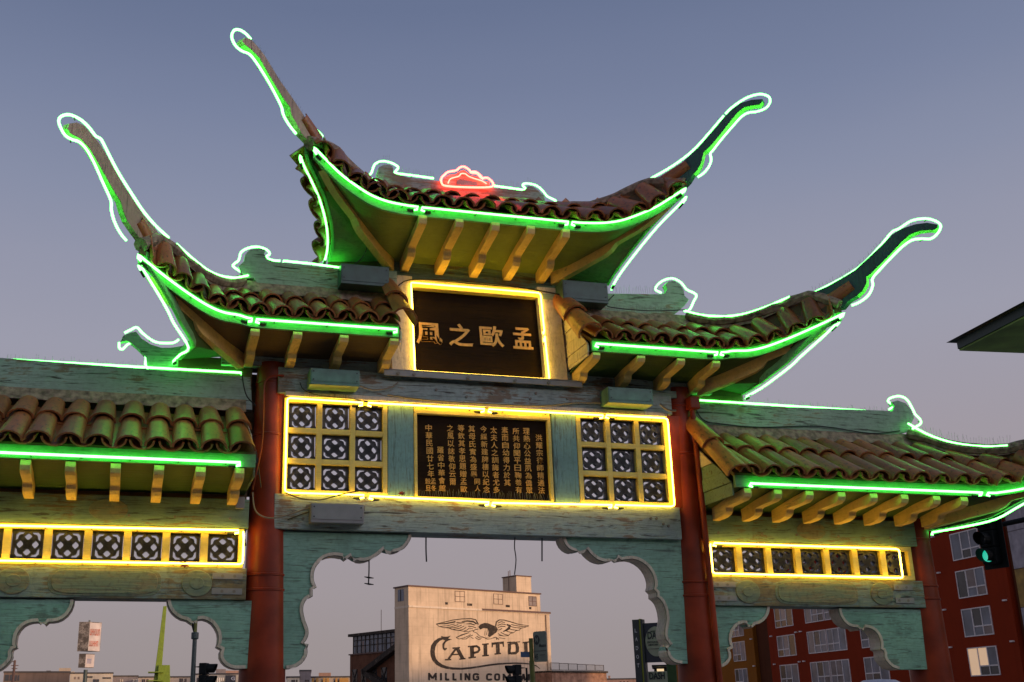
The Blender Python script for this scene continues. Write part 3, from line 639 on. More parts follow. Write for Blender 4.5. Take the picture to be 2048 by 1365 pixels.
M['redwood'] = painted_wood('red ornament paint', (0.55, 0.42, 0.32), wood=(0.45, 0.3, 0.2), peel=0.3)
mb = MB(); mb.poly([at(p, yt-0.015) for p in RT([(850, 300), (840, 235), (890, 200), (960, 190), (1000, 160), (1040, 150), (1080, 180), (1110, 205), (1170, 215), (1215, 255), (1290, 270), (1300, 310)])], (0, 0.06, 0))
orn = mb.build('cloud_ornament', M['redwood'], gate, bevel=0.005)
mb = MB(); mb.poly([at(p, yt-0.03) for p in RT([(965, 250), (1170, 270), (1172, 312), (965, 298)])], (0, 0.012, 0)); mb.build('name_plate', M['metal'], orn)
spikes([at(p, yt+0.04) for p in RT([(385, 190), (740, 245)])], 0.028, 0.10, gate); spikes([at(p, yt+0.04) for p in RT([(1340, 325), (1620, 350)])], 0.028, 0.10, gate)
spikes([at(p, yt+0.04) for p in RT([(190, 110), (300, 95)])], 0.03, 0.13, gate); spikes([at(p, yt+0.04) for p in RT([(1680, 305), (1850, 420)])], 0.03, 0.11, gate)
# ---------------------------------------------------------------- middle roofs
plan_m = lambda x: -0.583 if x < 2.657 else -0.583-0.70*((x-2.657)/1.17)**1.4
cm = cyl_trace(R4([(875, 722), (940, 722), (1020, 720), (1100, 703), (1200, 667), (1300, 625), (1400, 580), (1505, 530)]), plan_m)
NM = [V((1.10, -0.583, 5.457)), V((1.9, -0.583, 5.457)), V((2.60, -0.583, 5.457))]+cm[1:]
NMs = crom(NM, 6)
HM0 = V((2.70, 0.2, 0)); HMn = V((1.24, 1, 0)).normalized(); HMd = V((1, -1.24, 0))
hipM = [on(p, HM0, HMn) for p in R4([(705, 540), (780, 560), (860, 567), (940, 562), (1020, 545), (1120, 512), (1235, 470), (1340, 435)])]
sideM = [V(p) for p in ((3.80, -1.215, 5.725), (3.688, -1.106, 5.597), (3.58, -0.975, 5.483), (3.491, -0.84, 5.385), (3.423, -0.72, 5.30))]+[at(p, y) for p, y in zip(R4([(1100, 895), (1050, 927), (1000, 955)]), (-0.45, -0.12, 0.2))]
hipM = hipM+[V((sideM[0].x*0.5+NMs[-1].x*0.5, (sideM[0].y+NMs[-1].y)*0.5, NMs[-1].z+0.12))]
DBG += [('hipM', hipM), ('sideM', sideM), ('cm', cm)]
for s in (-1, 1):
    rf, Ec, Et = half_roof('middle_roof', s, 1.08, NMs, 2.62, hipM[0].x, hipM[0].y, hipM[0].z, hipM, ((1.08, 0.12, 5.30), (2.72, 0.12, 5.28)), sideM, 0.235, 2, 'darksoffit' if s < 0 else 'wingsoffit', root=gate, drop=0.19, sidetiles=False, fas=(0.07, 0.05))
    hip_rafter(s, (2.70, 0.10, 5.28), NMs[-1]+V((0, 0.08, -0.10)), rf)
    neon([mir(p, s) for p in NMs if p.x > 2.66], 'green', parent=rf)
    neon([(s*1.13, -0.583, 5.457), (s*1.9, -0.583, 5.457), (s*2.62, -0.583, 5.457)], 'green', parent=rf)
    neon([mir(p+V((0.02, 0, 0)), s) for p in crom(sideM, 4)], 'green', parent=rf)
    W4 = R4([(1235, 470), (1330, 430), (1420, 392), (1490, 352), (1560, 310), (1640, 236), (1700, 180), (1750, 128), (1800, 97), (1870, 74), (1930, 66), (1985, 76), (1984, 88), (1960, 103), (1940, 101), (1890, 106), (1840, 126), (1790, 171), (1740, 226), (1690, 276), (1640, 326), (1618, 341), (1618, 375), (1600, 410), (1570, 440), (1528, 466), (1500, 500), (1400, 520), (1280, 520)])
    N4 = [R4([(1505, 345), (1580, 296), (1640, 240), (1700, 175), (1750, 115), (1790, 95), (1850, 57), (1920, 45), (1975, 58), (2000, 82), (1985, 120), (1950, 148), (1900, 148), (1850, 157), (1800, 192), (1740, 252), (1690, 305), (1652, 350), (1652, 390), (1632, 435), (1590, 470), (1545, 490)]),
          R4([(1345, 428), (1420, 390), (1500, 348)])]
    horn(s, HM0, HMd, W4 if s > 0 else W4L, 0.10 if s > 0 else 0.065, N4 if s > 0 else N4L, 'hornwood' if s < 0 else 'horngreen', rf, R4([(1385, 500), (1545, 385)]) if s > 0 else R1([(760, 730), (680, 590)]))
    neon([mir(on(p, HM0, HMn)-HMn*0.05, s) for p in R4([(695, 522), (780, 543), (860, 551), (940, 549), (1020, 534), (1120, 500), (1235, 452)])], 'green', smooth=3, hooks=False, parent=rf)
    for x in (1.15, 1.69, 2.18, 2.62):
        bracket(x, s, [(-0.53, 5.372), (-0.535, 5.34), (-0.515, 5.30), (-0.46, 5.285), (-0.17, 5.255), (-0.15, 5.245), (-0.14, 5.205), (-0.10, 5.178), (0.0, 5.16), (0.12, 5.15), (0.12, 5.31)], rf)
    mb = MB(); mb.box(*sorted((s*1.06, s*1.08)), -0.50, 0.15, 5.38, 5.46); mb.build('barge_board', M['cream'], rf, bevel=0.004)
    # rake tiles along the inner end
    A = V((1.06, -0.62, 5.56)); B = V((1.06, hipM[0].y, hipM[0].z+0.03))
    for c in range(2):
        P0 = A.lerp(B, c*0.5); ax = (B-A)*0.55; nrm = V((-0.5, -0.45, 0.75)).normalized(); wv = ax.normalized().cross(nrm).normalized(); nrm = wv.cross(ax.normalized())
        nrm = nrm if nrm.z > 0 else -nrm
        mt = Matrix((wv*0.30, ax, nrm*0.27)).transposed().to_4x4(); mt.translation = P0+V((0, 0, 0.02*c))
        o = link('rake_tile', COVER, rf); o.matrix_basis = Matrix.Diagonal((s, 1, 1, 1)) @ mt
    for k in range(4):
        z0 = 5.345+k*0.155; z1 = z0+0.148; yf_ = lambda z: -0.50 if z < 5.5 else -0.50+(z-5.5)*1.15
        mb = MB(); mb.poly([V((s*(1.068-0.006*(k % 2)), y, z)) for y, z in ((yf_(z0)+0.02, z0), (yf_(z1)+0.02, z1), (0.34, z1), (0.34, z0))], (s*0.016, 0, 0)); mb.build('gable_plank', M['cream'], rf)
    part('back_wall', 'darksoffit', (*sorted((s*1.09, s*3.0)), 0.36, 0.40, 5.335, 6.2), parent=rf)
    part('filler_board', 'darksoffit', (*sorted((s*2.56, s*3.35)), 0.20, 0.30, 4.99, 5.26), parent=rf)
    part('wall_plate', 'beam', (*sorted((s*1.06, s*2.9)), 0.12, 0.40, 5.17, 5.33), parent=rf)
    roofs['m', s] = rf
R2 = lambda pts: T(420, 30, 0.42491, pts)
ym = hipM[0].y
mb = MB(); mb.poly([at(p, ym) for p in R4([(290, 428), (560, 432), (590, 427), (601, 405), (590, 385), (605, 367), (635, 363), (665, 381), (685, 411), (690, 440), (712, 460), (690, 490), (655, 522), (630, 535), (620, 560), (-40, 540), (-40, 428)])], (0, 0.09, 0))
mb.build('ridge_board', M['ridge'], gate, bevel=0.005)
neon([at(p, ym+0.05) for p in R4([(570, 425), (540, 408), (555, 380), (590, 358), (630, 352), (670, 372), (700, 408), (735, 425), (750, 440), (735, 470), (722, 500), (705, 522)])], 'green', smooth=4, hooks=False)
mb = MB(); mb.poly([at(p, ym) for p in R2([(880, 1205), (880, 1400), (225, 1330), (232, 1276), (205, 1240), (160, 1242), (135, 1182), (160, 1160), (165, 1130), (185, 1106), (230, 1096), (262, 1106), (255, 1126), (270, 1150), (300, 1161), (620, 1196)])], (0, 0.09, 0))
mb.build('ridge_board', M['ridge'], gate, bevel=0.005)
neon([at(p, ym+0.05) for p in R2([(170, 1225), (130, 1200), (108, 1180), (135, 1155), (145, 1120), (175, 1100), (220, 1092), (265, 1105), (281, 1125), (265, 1140), (292, 1155), (330, 1158)])], 'green', smooth=4, hooks=False)
neon([at(p, ym+0.05) for p in R2([(345, 1158), (480, 1172), (612, 1190)])], 'green')
spikes([at(p, ym+0.04) for p in R4([(300, 428), (545, 430)])], 0.028, 0.10, gate); spikes([at(p, ym-0.1) for p in R4([(150, 520), (640, 530)])], 0.022, 0.09, gate)
spikes([at(p, ym+0.04) for p in R4([(600, 362), (690, 415)])], 0.03, 0.1, gate)
# ---------------------------------------------------------------- wing roofs
WJ = 5.72
plan_w = lambda x: -0.79 if x < WJ else -0.79-0.70*((x-WJ)/1.17)**1.4
NW = [V((2.59, -0.79, 3.912)), V((4.2, -0.79, 3.912)), V((5.66, -0.79, 3.915)), V((5.95, -0.825, 3.925)), V((6.3, -0.98, 3.985)), V((6.62, -1.21, 4.09)), V((6.89, -1.49, 4.235))]
NWs = crom(NW, 6)
RW_ = lambda pts: T(1340, 780, 0.42857, pts)
yw = 0.17
HW0 = V((5.55, yw, 0)); HWn = V((1.24, 1, 0)).normalized(); HWd = V((1, -1.24, 0))
hipW = [on(p, HW0, HWn) for p in RW_([(1110, 205), (1200, 225), (1300, 258), (1400, 275), (1500, 280), (1590, 275)])]
hipW += [V((6.5, 0, 0))]; q = hipW[-2]
hipW[-1] = V((6.55, yw-(6.55-5.55)*1.24, q.z+0.10)); hipW.append(V((6.92, -1.42, 4.40)))
sideW = [on(p, (5.85, 0.2, 0), (1.2, 0.65, 0)) for p in [(1862, 1065), (1925, 1054), (1990, 1038), (2048, 1006)]]
q = sideW[-1]; sideW = [V((6.95, 0.2-(6.95-5.85)*1.2/0.65*1.0, 4.23))]+sideW[::-1]
sideW[0] = V((6.93, -1.30, 4.22))
DBG += [('hipW', hipW), ('sideW', sideW)]
for s in (-1, 1):
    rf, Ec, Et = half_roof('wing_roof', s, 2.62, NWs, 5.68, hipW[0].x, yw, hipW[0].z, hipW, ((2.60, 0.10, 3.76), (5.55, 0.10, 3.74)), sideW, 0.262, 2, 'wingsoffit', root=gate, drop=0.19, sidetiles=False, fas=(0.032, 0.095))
    hip_rafter(s, (5.5, 0.10, 3.76), NWs[-1]+V((0, 0.08, -0.10)), rf)
    neon([(s*2.74, -0.79, 3.912), (s*4.2, -0.79, 3.912), (s*5.70, -0.79, 3.915)], 'green', parent=rf)
    neon([mir(p, s) for p in NWs if p.x > 5.74], 'green', parent=rf)
    neon([mir(p+V((0.02, 0, 0)), s) for p in crom(sideW, 4)], 'green', parent=rf)
    neon([mir(on(p, HW0, HWn)-HWn*0.05, s) for p in RW_([(1115, 160), (1200, 208), (1300, 244), (1400, 262), (1500, 268), (1580, 263)])], 'green', smooth=3, hooks=False, parent=rf)
    spikes([mir(p+V((0, 0, 0.06)), s) for p in hipW[:6]], 0.03, 0.10, rf)
    for x in (2.74, 3.11, 3.50, 3.90, 4.31, 4.71, 5.13, 5.5):
        bracket(x, s, [(-0.72, 3.875), (-0.728, 3.82), (-0.705, 3.778), (-0.64, 3.755), (-0.33, 3.738), (-0.30, 3.725), (-0.29, 3.69), (-0.25, 3.66), (-0.16, 3.642), (0.018, 3.635), (0.018, 3.79)], rf)
    for k in range(5):
        z0 = 3.80+k*0.145; z1 = z0+0.138; yf_ = lambda z: -0.70 if z < 3.96 else -0.70+(z-3.96)*1.38
        mb = MB(); mb.poly([V((s*(2.585-0.008*(k % 2)), y, z)) for y, z in ((yf_(z0)+0.03, z0), (yf_(z1)+0.03, z1), (0.34, z1), (0.34, z0))], (s*0.016, 0, 0)); mb.build('gable_plank', M['wingbeam' if k < 3 else 'cream'], rf)
    part('back_wall', 'darksoffit', (*sorted((s*2.40, s*5.55)), 0.405, 0.44, 3.802, 5.0), parent=rf)
    A = V((2.585, -0.84, 4.0)); B = V((2.585, yw-0.02, hipW[0].z-0.02))
    for c in (range(2) if s > 0 else ()):
        P0 = A.lerp(B, c*0.5); ax = (B-A)*0.56; wv = V((0.75, 0.2, 0.45)); wv = (wv-ax.normalized()*wv.dot(ax.normalized())).normalized(); nrm = wv.cross(ax.normalized()); nrm = nrm if nrm.z > 0 else -nrm
        mt = Matrix((wv*0.27, ax, nrm*0.24)).transposed().to_4x4(); mt.translation = P0+V((0, 0, 0.02*c))
        o = link('rake_tile', COVER, rf); o.matrix_basis = Matrix.Diagonal((s, 1, 1, 1)) @ mt
    # horn at the wing corner (outside the frame)
    d = HWd.normalized(); pr = [(0.0, 0.0), (0.35, 0.05), (0.75, 0.42), (1.0, 0.85), (1.12, 0.92), (1.10, 1.0), (0.95, 0.98), (0.68, 0.58), (0.30, 0.22), (-0.5, 0.12), (-0.5, 0.0)]
    b0 = V((6.75, yw-(6.75-5.55)*1.24, 4.25)); mb = MB(); mb.poly([mir(b0+d*a+V((0, 0, b_)), s) for a, b_ in pr], mir(HWn*0.14, s)); mb.build('horn', M['horngreen'], rf)
    roofs['w', s] = rf
RWd = RW_([(110, 62), (1000, 97), (1040, 101), (1050, 77), (1037, 57), (1062, 49), (1100, 62), (1125, 92), (1140, 130), (1125, 160), (1130, 190), (1085, 203), (1000, 215), (80, 200), (80, 62)])
for s in (1, -1):
    mb = MB(); mb.poly([mir(at(p, yw), s) for p in RWd], (0, 0.09, 0)); mb.build('ridge_board', M['ridge' if s > 0 else 'beam'], gate, bevel=0.005)
    neon([mir(at(p, yw+0.05), s) for p in RW_([(1022, 92), (1042, 75), (1018, 55), (1030, 38), (1070, 30), (1105, 45), (1130, 85), (1145, 115), (1168, 140), (1168, 160), (1135, 180), (1120, 200)])], 'green', smooth=4, hooks=False)
    neon([(s*2.68, yw+0.018, 5.104), (s*5.13, yw+0.018, 5.094)], 'green')
    spikes([(s*2.75, yw+0.05, 5.04), (s*5.4, yw+0.05, 5.02)], 0.026, 0.14, gate)
# bird-shaped crest on the left wing ridge
R5 = lambda pts: T(0, 640, 0.30769, pts)
mb = MB(); mb.poly([at(p, yw+0.06) for p in R5([(782, 145), (800, 103), (850, 82), (885, 76), (920, 120), (980, 160), (1050, 181), (1110, 181), (1205, 166), (1208, 362), (1030, 352), (960, 312), (950, 242), (890, 182), (850, 150), (825, 135)])], (0, 0.08, 0))
mb.build('bird_crest', M['ridge'], gate, bevel=0.005)
neon([at(p, yw+0.10) for p in R5([(810, 85), (850, 65), (890, 50), (930, 90), (1000, 140), (1070, 152), (1130, 148), (1162, 128)])], 'green', smooth=4, hooks=False)
neon([at(p, yw+0.10) for p in R5([(775, 148), (775, 180), (795, 192), (830, 160), (855, 152), (890, 175), (945, 235), (945, 290), (965, 320), (1000, 338)])], 'green', smooth=4, hooks=False)
# ---------------------------------------------------------------- yellow neon
def zq(x, z): return V((x, 0.0, z))
neon([zq(-1.38, 4.793), zq(-2.17, 4.800), zq(-2.195, 4.79), zq(-2.2, 4.76), zq(-2.2, 3.82), zq(-2.19, 3.79), zq(-2.16, 3.782), zq(-1.36, 3.786)], 'yellow')
neon([zq(-1.32, 4.795), zq(0.0, 4.797)], 'yellow'); neon([zq(0.05, 4.797), zq(1.42, 4.80)], 'yellow')
neon([zq(-1.30, 3.778), zq(0.02, 3.755)], 'yellow'); neon([zq(0.06, 3.748), zq(1.46, 3.772)], 'yellow')
neon([zq(1.46, 4.805), zq(2.18, 4.806), zq(2.215, 4.795), zq(2.222, 4.76), zq(2.222, 3.82), zq(2.215, 3.79), zq(2.18, 3.778), zq(1.50, 3.774)], 'yellow')
S_ = lambda x, z: sgn(x, -0.03, z)
neon([S_(0.79, 5.80), S_(0.79, 6.27), S_(0.78, 6.29), S_(0.76, 6.30), S_(-0.77, 6.30), S_(-0.785, 6.295), S_(-0.79, 6.28), S_(-0.79, 5.22), S_(-0.785, 5.20), S_(-0.77, 5.195), S_(0.77, 5.195), S_(0.79, 5.20), S_(0.795, 5.22), S_(0.79, 5.74)], 'yellow')
for s in (-1, 1):
    yy = -0.03
    neon([(s*2.66, yy, 3.375), (s*5.03, yy, 3.36), (s*5.055, yy, 3.35), (s*5.06, yy, 3.33), (s*5.06, yy, 3.05), (s*5.05, yy, 3.03), (s*5.02, yy, 3.025), (s*2.64, yy, 3.035), (s*2.615, yy, 3.045), (s*2.61, yy, 3.065), (s*2.61, yy, 3.34), (s*2.615, yy, 3.36)], 'yellow')
spikes([(-0.76, 0.05, 3.803), (0.745, 0.05, 3.803)], 0.02, 0.085, gate)
# ---------------------------------------------------------------- boxes, pipes and cables fixed to the gate
def boxp(nm, mat, x0, x1, y0, y1, z0, z1, chamfer=0.0):
    mb = MB(); c = chamfer
    mb.hexa([(x0, y0+c, z0), (x1, y0+c, z0), (x1, y1, z0), (x0, y1, z0), (x0, y0, z0+c*0.6), (x1, y0, z0+c*0.6), (x1, y1, z0+c*0.6), (x0, y1, z0+c*0.6)]) if c else None
    mb.box(x0, x1, y0, y1, z0+(c*0.6+0.001 if c else 0), z1)
    o = mb.build(nm, M[mat], gate, bevel=0.006)
    w_ = x1-x0
    if w_ > 0.3:
        mb = MB(); mb.box(x0+0.012, x1-0.012, y0-0.006, y0-0.0005, z0+0.035, z1-0.02); mb.build('cover_plate', M[mat], o, bevel=0.002)
        for fx, fz in ((0.06, 0.3), (0.94, 0.3), (0.06, 0.8), (0.94, 0.8)):
            p_ = V((x0+w_*fx, y0-0.006, z0+(z1-z0)*fz)); mb = MB(); mb.tube([p_, p_+V((0, -0.006, 0))], 0.008, 6); mb.build('screw', M['dark'], o)
        mb = MB(); mb.box(x0-0.03, x1+0.03, y1-0.02, y1-0.002, z1-0.05, z1-0.005); mb.build('mounting_flange', M['conduit'], o)
    return o
boxp('transformer_box', 'boxdark', -1.64, -1.09, -0.02, 0.40, 6.15, 6.39); boxp('transformer_box', 'boxdark', 1.0, 1.57, -0.02, 0.40, 6.16, 6.42)
boxp('transformer_box', 'boxgreen', -1.99, -1.46, -0.22, 0.02, 4.905, 5.085); boxp('transformer_box', 'boxgreen', 1.40, 1.95, -0.22, 0.02, 4.895, 5.08)
boxp('junction_box', 'metal', -1.94, -1.38, -0.10, 0.028, 3.465, 3.67)
boxp('switch_box', 'metal', -2.70, -2.61, -0.02, 0.05, 3.60, 3.72)
def cable(px, Y, r=0.007, mat='dark', nm='cable', sm=4):
    mb = MB(); mb.tube(crom([at(p, Y) for p in px], sm), r, 6); return mb.build(nm, M[mat], gate, smooth=True)
cable([(570, 985), (600, 997), (640, 1000), (680, 990), (720, 982)], -0.02); cable([(575, 1040), (600, 1030), (625, 1022)], -0.0)
cable([(770, 1003), (715, 770), (745, 780), (780, 776), (796, 765)][1:], -0.02, 0.008, 'conduit'); cable([(600, 765), (608, 780), (640, 792), (700, 797), (735, 805)], -0.03, 0.005)
cable([(775, 790), (850, 800), (950, 807), (1080, 812), (1150, 806), (1205, 806)], -0.01, 0.009, 'conduit')
cable([(527, 800), (526, 850), (522, 900), (505, 980)], -0.02, 0.010, 'red', 'conduit'); cable([(568, 752), (545, 752), (530, 765), (527, 800)], 0.0, 0.010, 'red', 'conduit')
cable([(505, 985), (510, 1020), (530, 1035), (560, 1035), (600, 1022), (625, 1015)], -0.05, 0.008, 'conduit')
cable([(484, 750), (488, 775), (495, 795), (512, 812)], 0.0, 0.007); cable([(515, 470+480), (512, 900), (522, 975)], -0.02, 0.006)
cable([(1383, 790), (1395, 825), (1410, 842), (1440, 848), (1520, 855), (1640, 853), (1740, 867), (1800, 862)], yw-0.02, 0.007)
cable([(1228, 590), (1215, 605), (1222, 615), (1300, 622), (1370, 620)], ym-0.12, 0.007)
cable([(780, 1004), (845, 575), (800, 585), (785, 605), (782, 640)][2:], 0.02, 0.008); cable([(790, 578), (820, 560), (900, 562), (1000, 570), (1085, 583), (1120, 590)], 0.10, 0.008)
cable([(650, 548), (690, 540), (725, 515), (738, 482)], 0.0, 0.005)
cable([(852, 1075), (852, 1100), (853, 1124)], 0.2, 0.008, nm='hanging_chain'); cable([(1084, 1076), (1084, 1100), (1084, 1123)], 0.2, 0.008, nm='hanging_chain')
cable([(1030, 1075), (1029, 1095), (1032, 1120), (1029, 1150)], 0.2, 0.006, nm='hanging_wire')
hc = cable([(738, 1120), (738, 1140), (737, 1168)], 0.2, 0.007, nm='hanging_chain')
for py in (1155, 1168):
    c = at((738, py), 0.2); mb = MB(); mb.tube([c+V((-0.05, 0, 0.004)), c+V((0, 0, -0.004)), c+V((0.05, 0, -0.008))], [0.004, 0.010, 0.004], 6); mb.build('lamp_plate', M['dark'], hc)
# downpipe on the right main pillar
P = [at(p, 0.0) for p in [(1367, 836), (1380, 960), (1394, 1100), (1410, 1250), (1424, 1365)]]
for p in P: p.y = -0.01
P = [V((2.56, 0.02, 4.95)), V((2.565, 0.0, 4.2)), V((2.57, -0.02, 3.2)), V((2.575, -0.035, 2.0)), V((2.58, -0.05, 0.0))]
mb = MB(); mb.tube(P, 0.032, 10); mb.build('downpipe', M['red'], gate, smooth=True)
mb = MB(); mb.box(2.50, 2.63, -0.06, 0.08, 4.93, 5.08); mb.build('pipe_head', M['red'], gate, bevel=0.015)
cable([(1320, 808), (1335, 820), (1352, 822)], -0.05, 0.012, 'conduit')

# dry leaves caught on the neon ledges
M['leaf'] = plain('dry red leaf', (0.22, 0.035, 0.015), rough=0.8, var=0.4, scale=30)
def leaf(c, size, label):
    c = V(c); pts = []
    for k in range(16):
        a = 2*math.pi*k/16; r = size*(1.0 if k % 2 == 0 else 0.45)*random.uniform(0.75, 1.1); pts.append(c+V((r*math.cos(a), 0.25*r*math.sin(a*2+1), 0.55*r*math.sin(a))))
    mb = MB(); mb.poly(pts, (0, 0.002, 0.001)); tag(mb.build('dry_leaf', M['leaf']), label, 'leaf')
leaf((-0.95, -0.005, 3.815), 0.055, 'dry red leaf caught beside the lower left corner of the inscription plaque')
leaf((-3.18, -0.035, 3.02), 0.075, 'dry red leaf hanging on the yellow tube of the left wing')
# ================================================================ the town behind
def ribbon(mb, pts, w, f):
    """flat stroke along 2-D pixel path; w a number or list; f maps a pixel to the painted plane"""
    L, R = [], []
    for i, p in enumerate(pts):
        a, b = pts[max(i-1, 0)], pts[min(i+1, len(pts)-1)]
        tx, ty = b[0]-a[0], b[1]-a[1]; l = math.hypot(tx, ty) or 1; nx, ny = -ty/l, tx/l
        ww = (w[i] if isinstance(w, (list, tuple)) else w)/2
        L.append(f((p[0]+nx*ww, p[1]+ny*ww))); R.append(f((p[0]-nx*ww, p[1]-ny*ww)))
    mb.sheet(L, R); return mb
def wall_mat(name, col, var=0.15, scale=0.6, lines=0.0, rough=0.85, dirt=0.25):
    m_, n, b = nodes(name); L = n.links.new; b.inputs['Roughness'].default_value = rough; b.inputs['Specular IOR Level'].default_value = 0.1
    t = N(n, 'ShaderNodeTexCoord'); a = N(n, 'ShaderNodeTexNoise', Scale=scale, Detail=9.0, Roughness=0.65); L(t.outputs['Object'], a.inputs['Vector'])
    mp = N(n, 'ShaderNodeMapping'); mp.inputs['Scale'].default_value = (2.2, 2.2, 0.12); L(t.outputs['Object'], mp.inputs[0])
    d = N(n, 'ShaderNodeTexNoise', Scale=1.4, Detail=8.0); L(mp.outputs[0], d.inputs['Vector'])
    r1 = N(n, 'ShaderNodeMapRange'); r1.inputs[1].default_value = .3; r1.inputs[2].default_value = .7; r1.inputs[3].default_value = 1-var; r1.inputs[4].default_value = 1+var*.6; L(a.outputs[0], r1.inputs[0])
    r2 = N(n, 'ShaderNodeMapRange'); r2.inputs[1].default_value = .52; r2.inputs[2].default_value = .75; r2.inputs[3].default_value = 1; r2.inputs[4].default_value = 1-dirt; L(d.outputs[0], r2.inputs[0])
    ml = N(n, 'ShaderNodeMath', operation='MULTIPLY'); L(r1.outputs[0], ml.inputs[0]); L(r2.outputs[0], ml.inputs[1]); o = ml.outputs[0]
    if lines:
        sx_ = N(n, 'ShaderNodeSeparateXYZ'); L(t.outputs['Object'], sx_.inputs[0]); md = N(n, 'ShaderNodeMath', operation='PINGPONG'); L(sx_.outputs['Z'], md.inputs[0]); md.inputs[1].default_value = lines
        r3 = N(n, 'ShaderNodeMapRange'); r3.inputs[1].default_value = 0; r3.inputs[2].default_value = .05; r3.inputs[3].default_value = .9; r3.inputs[4].default_value = 1; L(md.outputs[0], r3.inputs[0])
        m2 = N(n, 'ShaderNodeMath', operation='MULTIPLY'); L(o, m2.inputs[0]); L(r3.outputs[0], m2.inputs[1]); o = m2.outputs[0]
    v = N(n, 'ShaderNodeVectorMath', operation='SCALE'); v.inputs[0].default_value = col; L(o, v.inputs['Scale']); L(v.outputs[0], b.inputs['Base Color'])
    return m_
M['cap'] = wall_mat('cream painted concrete', (0.68, 0.51, 0.34), var=0.22, scale=0.35, lines=0.55, dirt=0.35)
M['capdark'] = plain('rusty coping', (0.14, 0.08, 0.06), rough=0.8)
M['mural'] = painted_wood('faded black mural paint', (0.055, 0.043, 0.034), wood=(0.36, 0.27, 0.18), peel=0.25, crack=0.2, rough=0.8, dirtamt=0.1, spec=0.1)
M['glass'] = plain('dark window glass', (0.035, 0.038, 0.045), rough=0.12, var=0.3, scale=0.7)
M['glassblue'] = plain('blue grey window glass', (0.15, 0.17, 0.21), rough=0.15, var=0.3, scale=0.5)
M['blind'] = plain('window with drawn blinds', (0.26, 0.20, 0.17), rough=0.6, var=0.3, scale=0.8)
M['litpane'] = emit('lit room window', (1.0, 0.58, 0.20), 0.42)
M['whiteframe'] = plain('white window frame', (0.76, 0.70, 0.66), rough=0.5)
M['brick'] = wall_mat('brown brick', (0.16, 0.07, 0.04), var=0.3, scale=1.0, lines=0.2)
M['redwall'] = wall_mat('red stucco', (0.26, 0.028, 0.006), var=0.12, scale=0.4, dirt=0.15)
M['orangewall'] = wall_mat('orange stucco', (0.30, 0.105, 0.012), var=0.12, scale=0.4, dirt=0.15)
M['brownwall'] = wall_mat('dark brown stucco and recess shade', (0.10, 0.03, 0.012), var=0.12, scale=0.4)
def frameplane(P0, u, n): return (lambda a, z, d=0.0: V(P0)+V(u)*a+V((0, 0, z-V(P0).z))+V(n)*d)
def fbox(mb, F, a0, a1, z0, z1, d0, d1):            # box on a facade frame: along, height, outward depth
    mb.hexa([F(a0, z0, d1), F(a1, z0, d1), F(a1, z0, d0), F(a0, z0, d0), F(a0, z1, d1), F(a1, z1, d1), F(a1, z1, d0), F(a0, z1, d0)]); return mb
# ---------------------------------------------------------------- milling company tower
AZ = 0.364; cu = V((math.cos(AZ), math.sin(AZ), 0)); cn = V((math.sin(AZ), -math.cos(AZ), 0)); cv = V((-math.sin(AZ), math.cos(AZ), 0))
C0 = far((818, 1360), 150)
CF = frameplane(C0, cu, cn)
mill = thing('mill_building', CF(12, 0, -1.6), 'cream concrete mill tower with painted eagle and CAPITOL MILLING COMPANY mural', 'building')
mb = MB(); fbox(mb, CF, 0, 24.1, 0, 14.55, -3.2, 0); mb.build('wall', M['cap'], mill)
mb = MB(); fbox(mb, CF, -0.02, 24.2, 14.5, 14.75, -3.25, 0.12); mb.build('cornice', wall_mat('pale cornice', (0.74, 0.60, 0.44)), mill)
mb = MB(); fbox(mb, CF, 12, 24.25, 14.551, 14.80, -3.26, 0.16); mb.build('coping', M['capdark'], mill)
mb = MB(); fbox(mb, CF, 0, 22.5, 14.75, 17.15, -3.2, 0.0); up = mb.build('upper_storey', M['cap'], mill)
mb = MB(); fbox(mb, CF, -0.15, 22.65, 17.15, 17.33, -3.35, 0.15); mb.build('coping', M['capdark'], mill)
mb = MB(); fbox(mb, CF, 18.35, 21.05, 17.33, 19.5, -3.1, -0.1); mb.build('head_house', M['cap'], mill)
mb = MB(); fbox(mb, CF, 18.25, 21.15, 19.5, 19.64, -3.2, 0.0); mb.build('coping', M['capdark'], mill)
for a_, w_ in ((3.2, 0.10), (23.4, 0.12)):
    mb = MB(); mb.tube([CF(a_, 0, 0.15), CF(a_, 14.4, 0.15)], w_, 8); mb.build('downpipe', M['cap'], mill, smooth=True) if a_ > 20 else None
for a, h in ((18.5, 1.6), (18.8, 1.9)):
    mb = MB(); mb.tube([CF(a-0.3, 17.3, -1.6), CF(a-0.3, 19.6+h*0.45, -1.6)], 0.05, 6); mb.build('vent_pipe', M['capdark'], mill)
Z7 = lambda p: (780+p[0]*0.17951, 1120+p[1]*0.17951)
def mural(p, d=0.02): return on(Z7(p), C0+cn*d, cn)
def cwin(q0, q1, mat, bars=True):
    a = mural(q0, 0); b = mural(q1, 0); a0, a1 = (a-C0).dot(cu), (b-C0).dot(cu); z1, z0 = a.z, b.z
    mb = MB(); fbox(mb, CF, a0, a1, z0, z1, 0, 0.02); w_ = mb.build('window', M[mat], mill)
    mb = MB(); t = 0.06; mz, ma = (z0+z1)/2, (a0+a1)/2
    for q in ((a0-t, a1+t, z1, z1+t), (a0-t, a1+t, z0-t, z0), (a0-t, a0, z0, z1), (a1, a1+t, z0, z1), (a0, a1, mz-t/2, mz+t/2), (ma-t/2, ma+t/2, z0, mz-t/2), (ma-t/2, ma+t/2, mz+t/2, z1)): fbox(mb, CF, *q, 0.0, 0.05)
    mb.build('muntins', M['capdark'], w_)
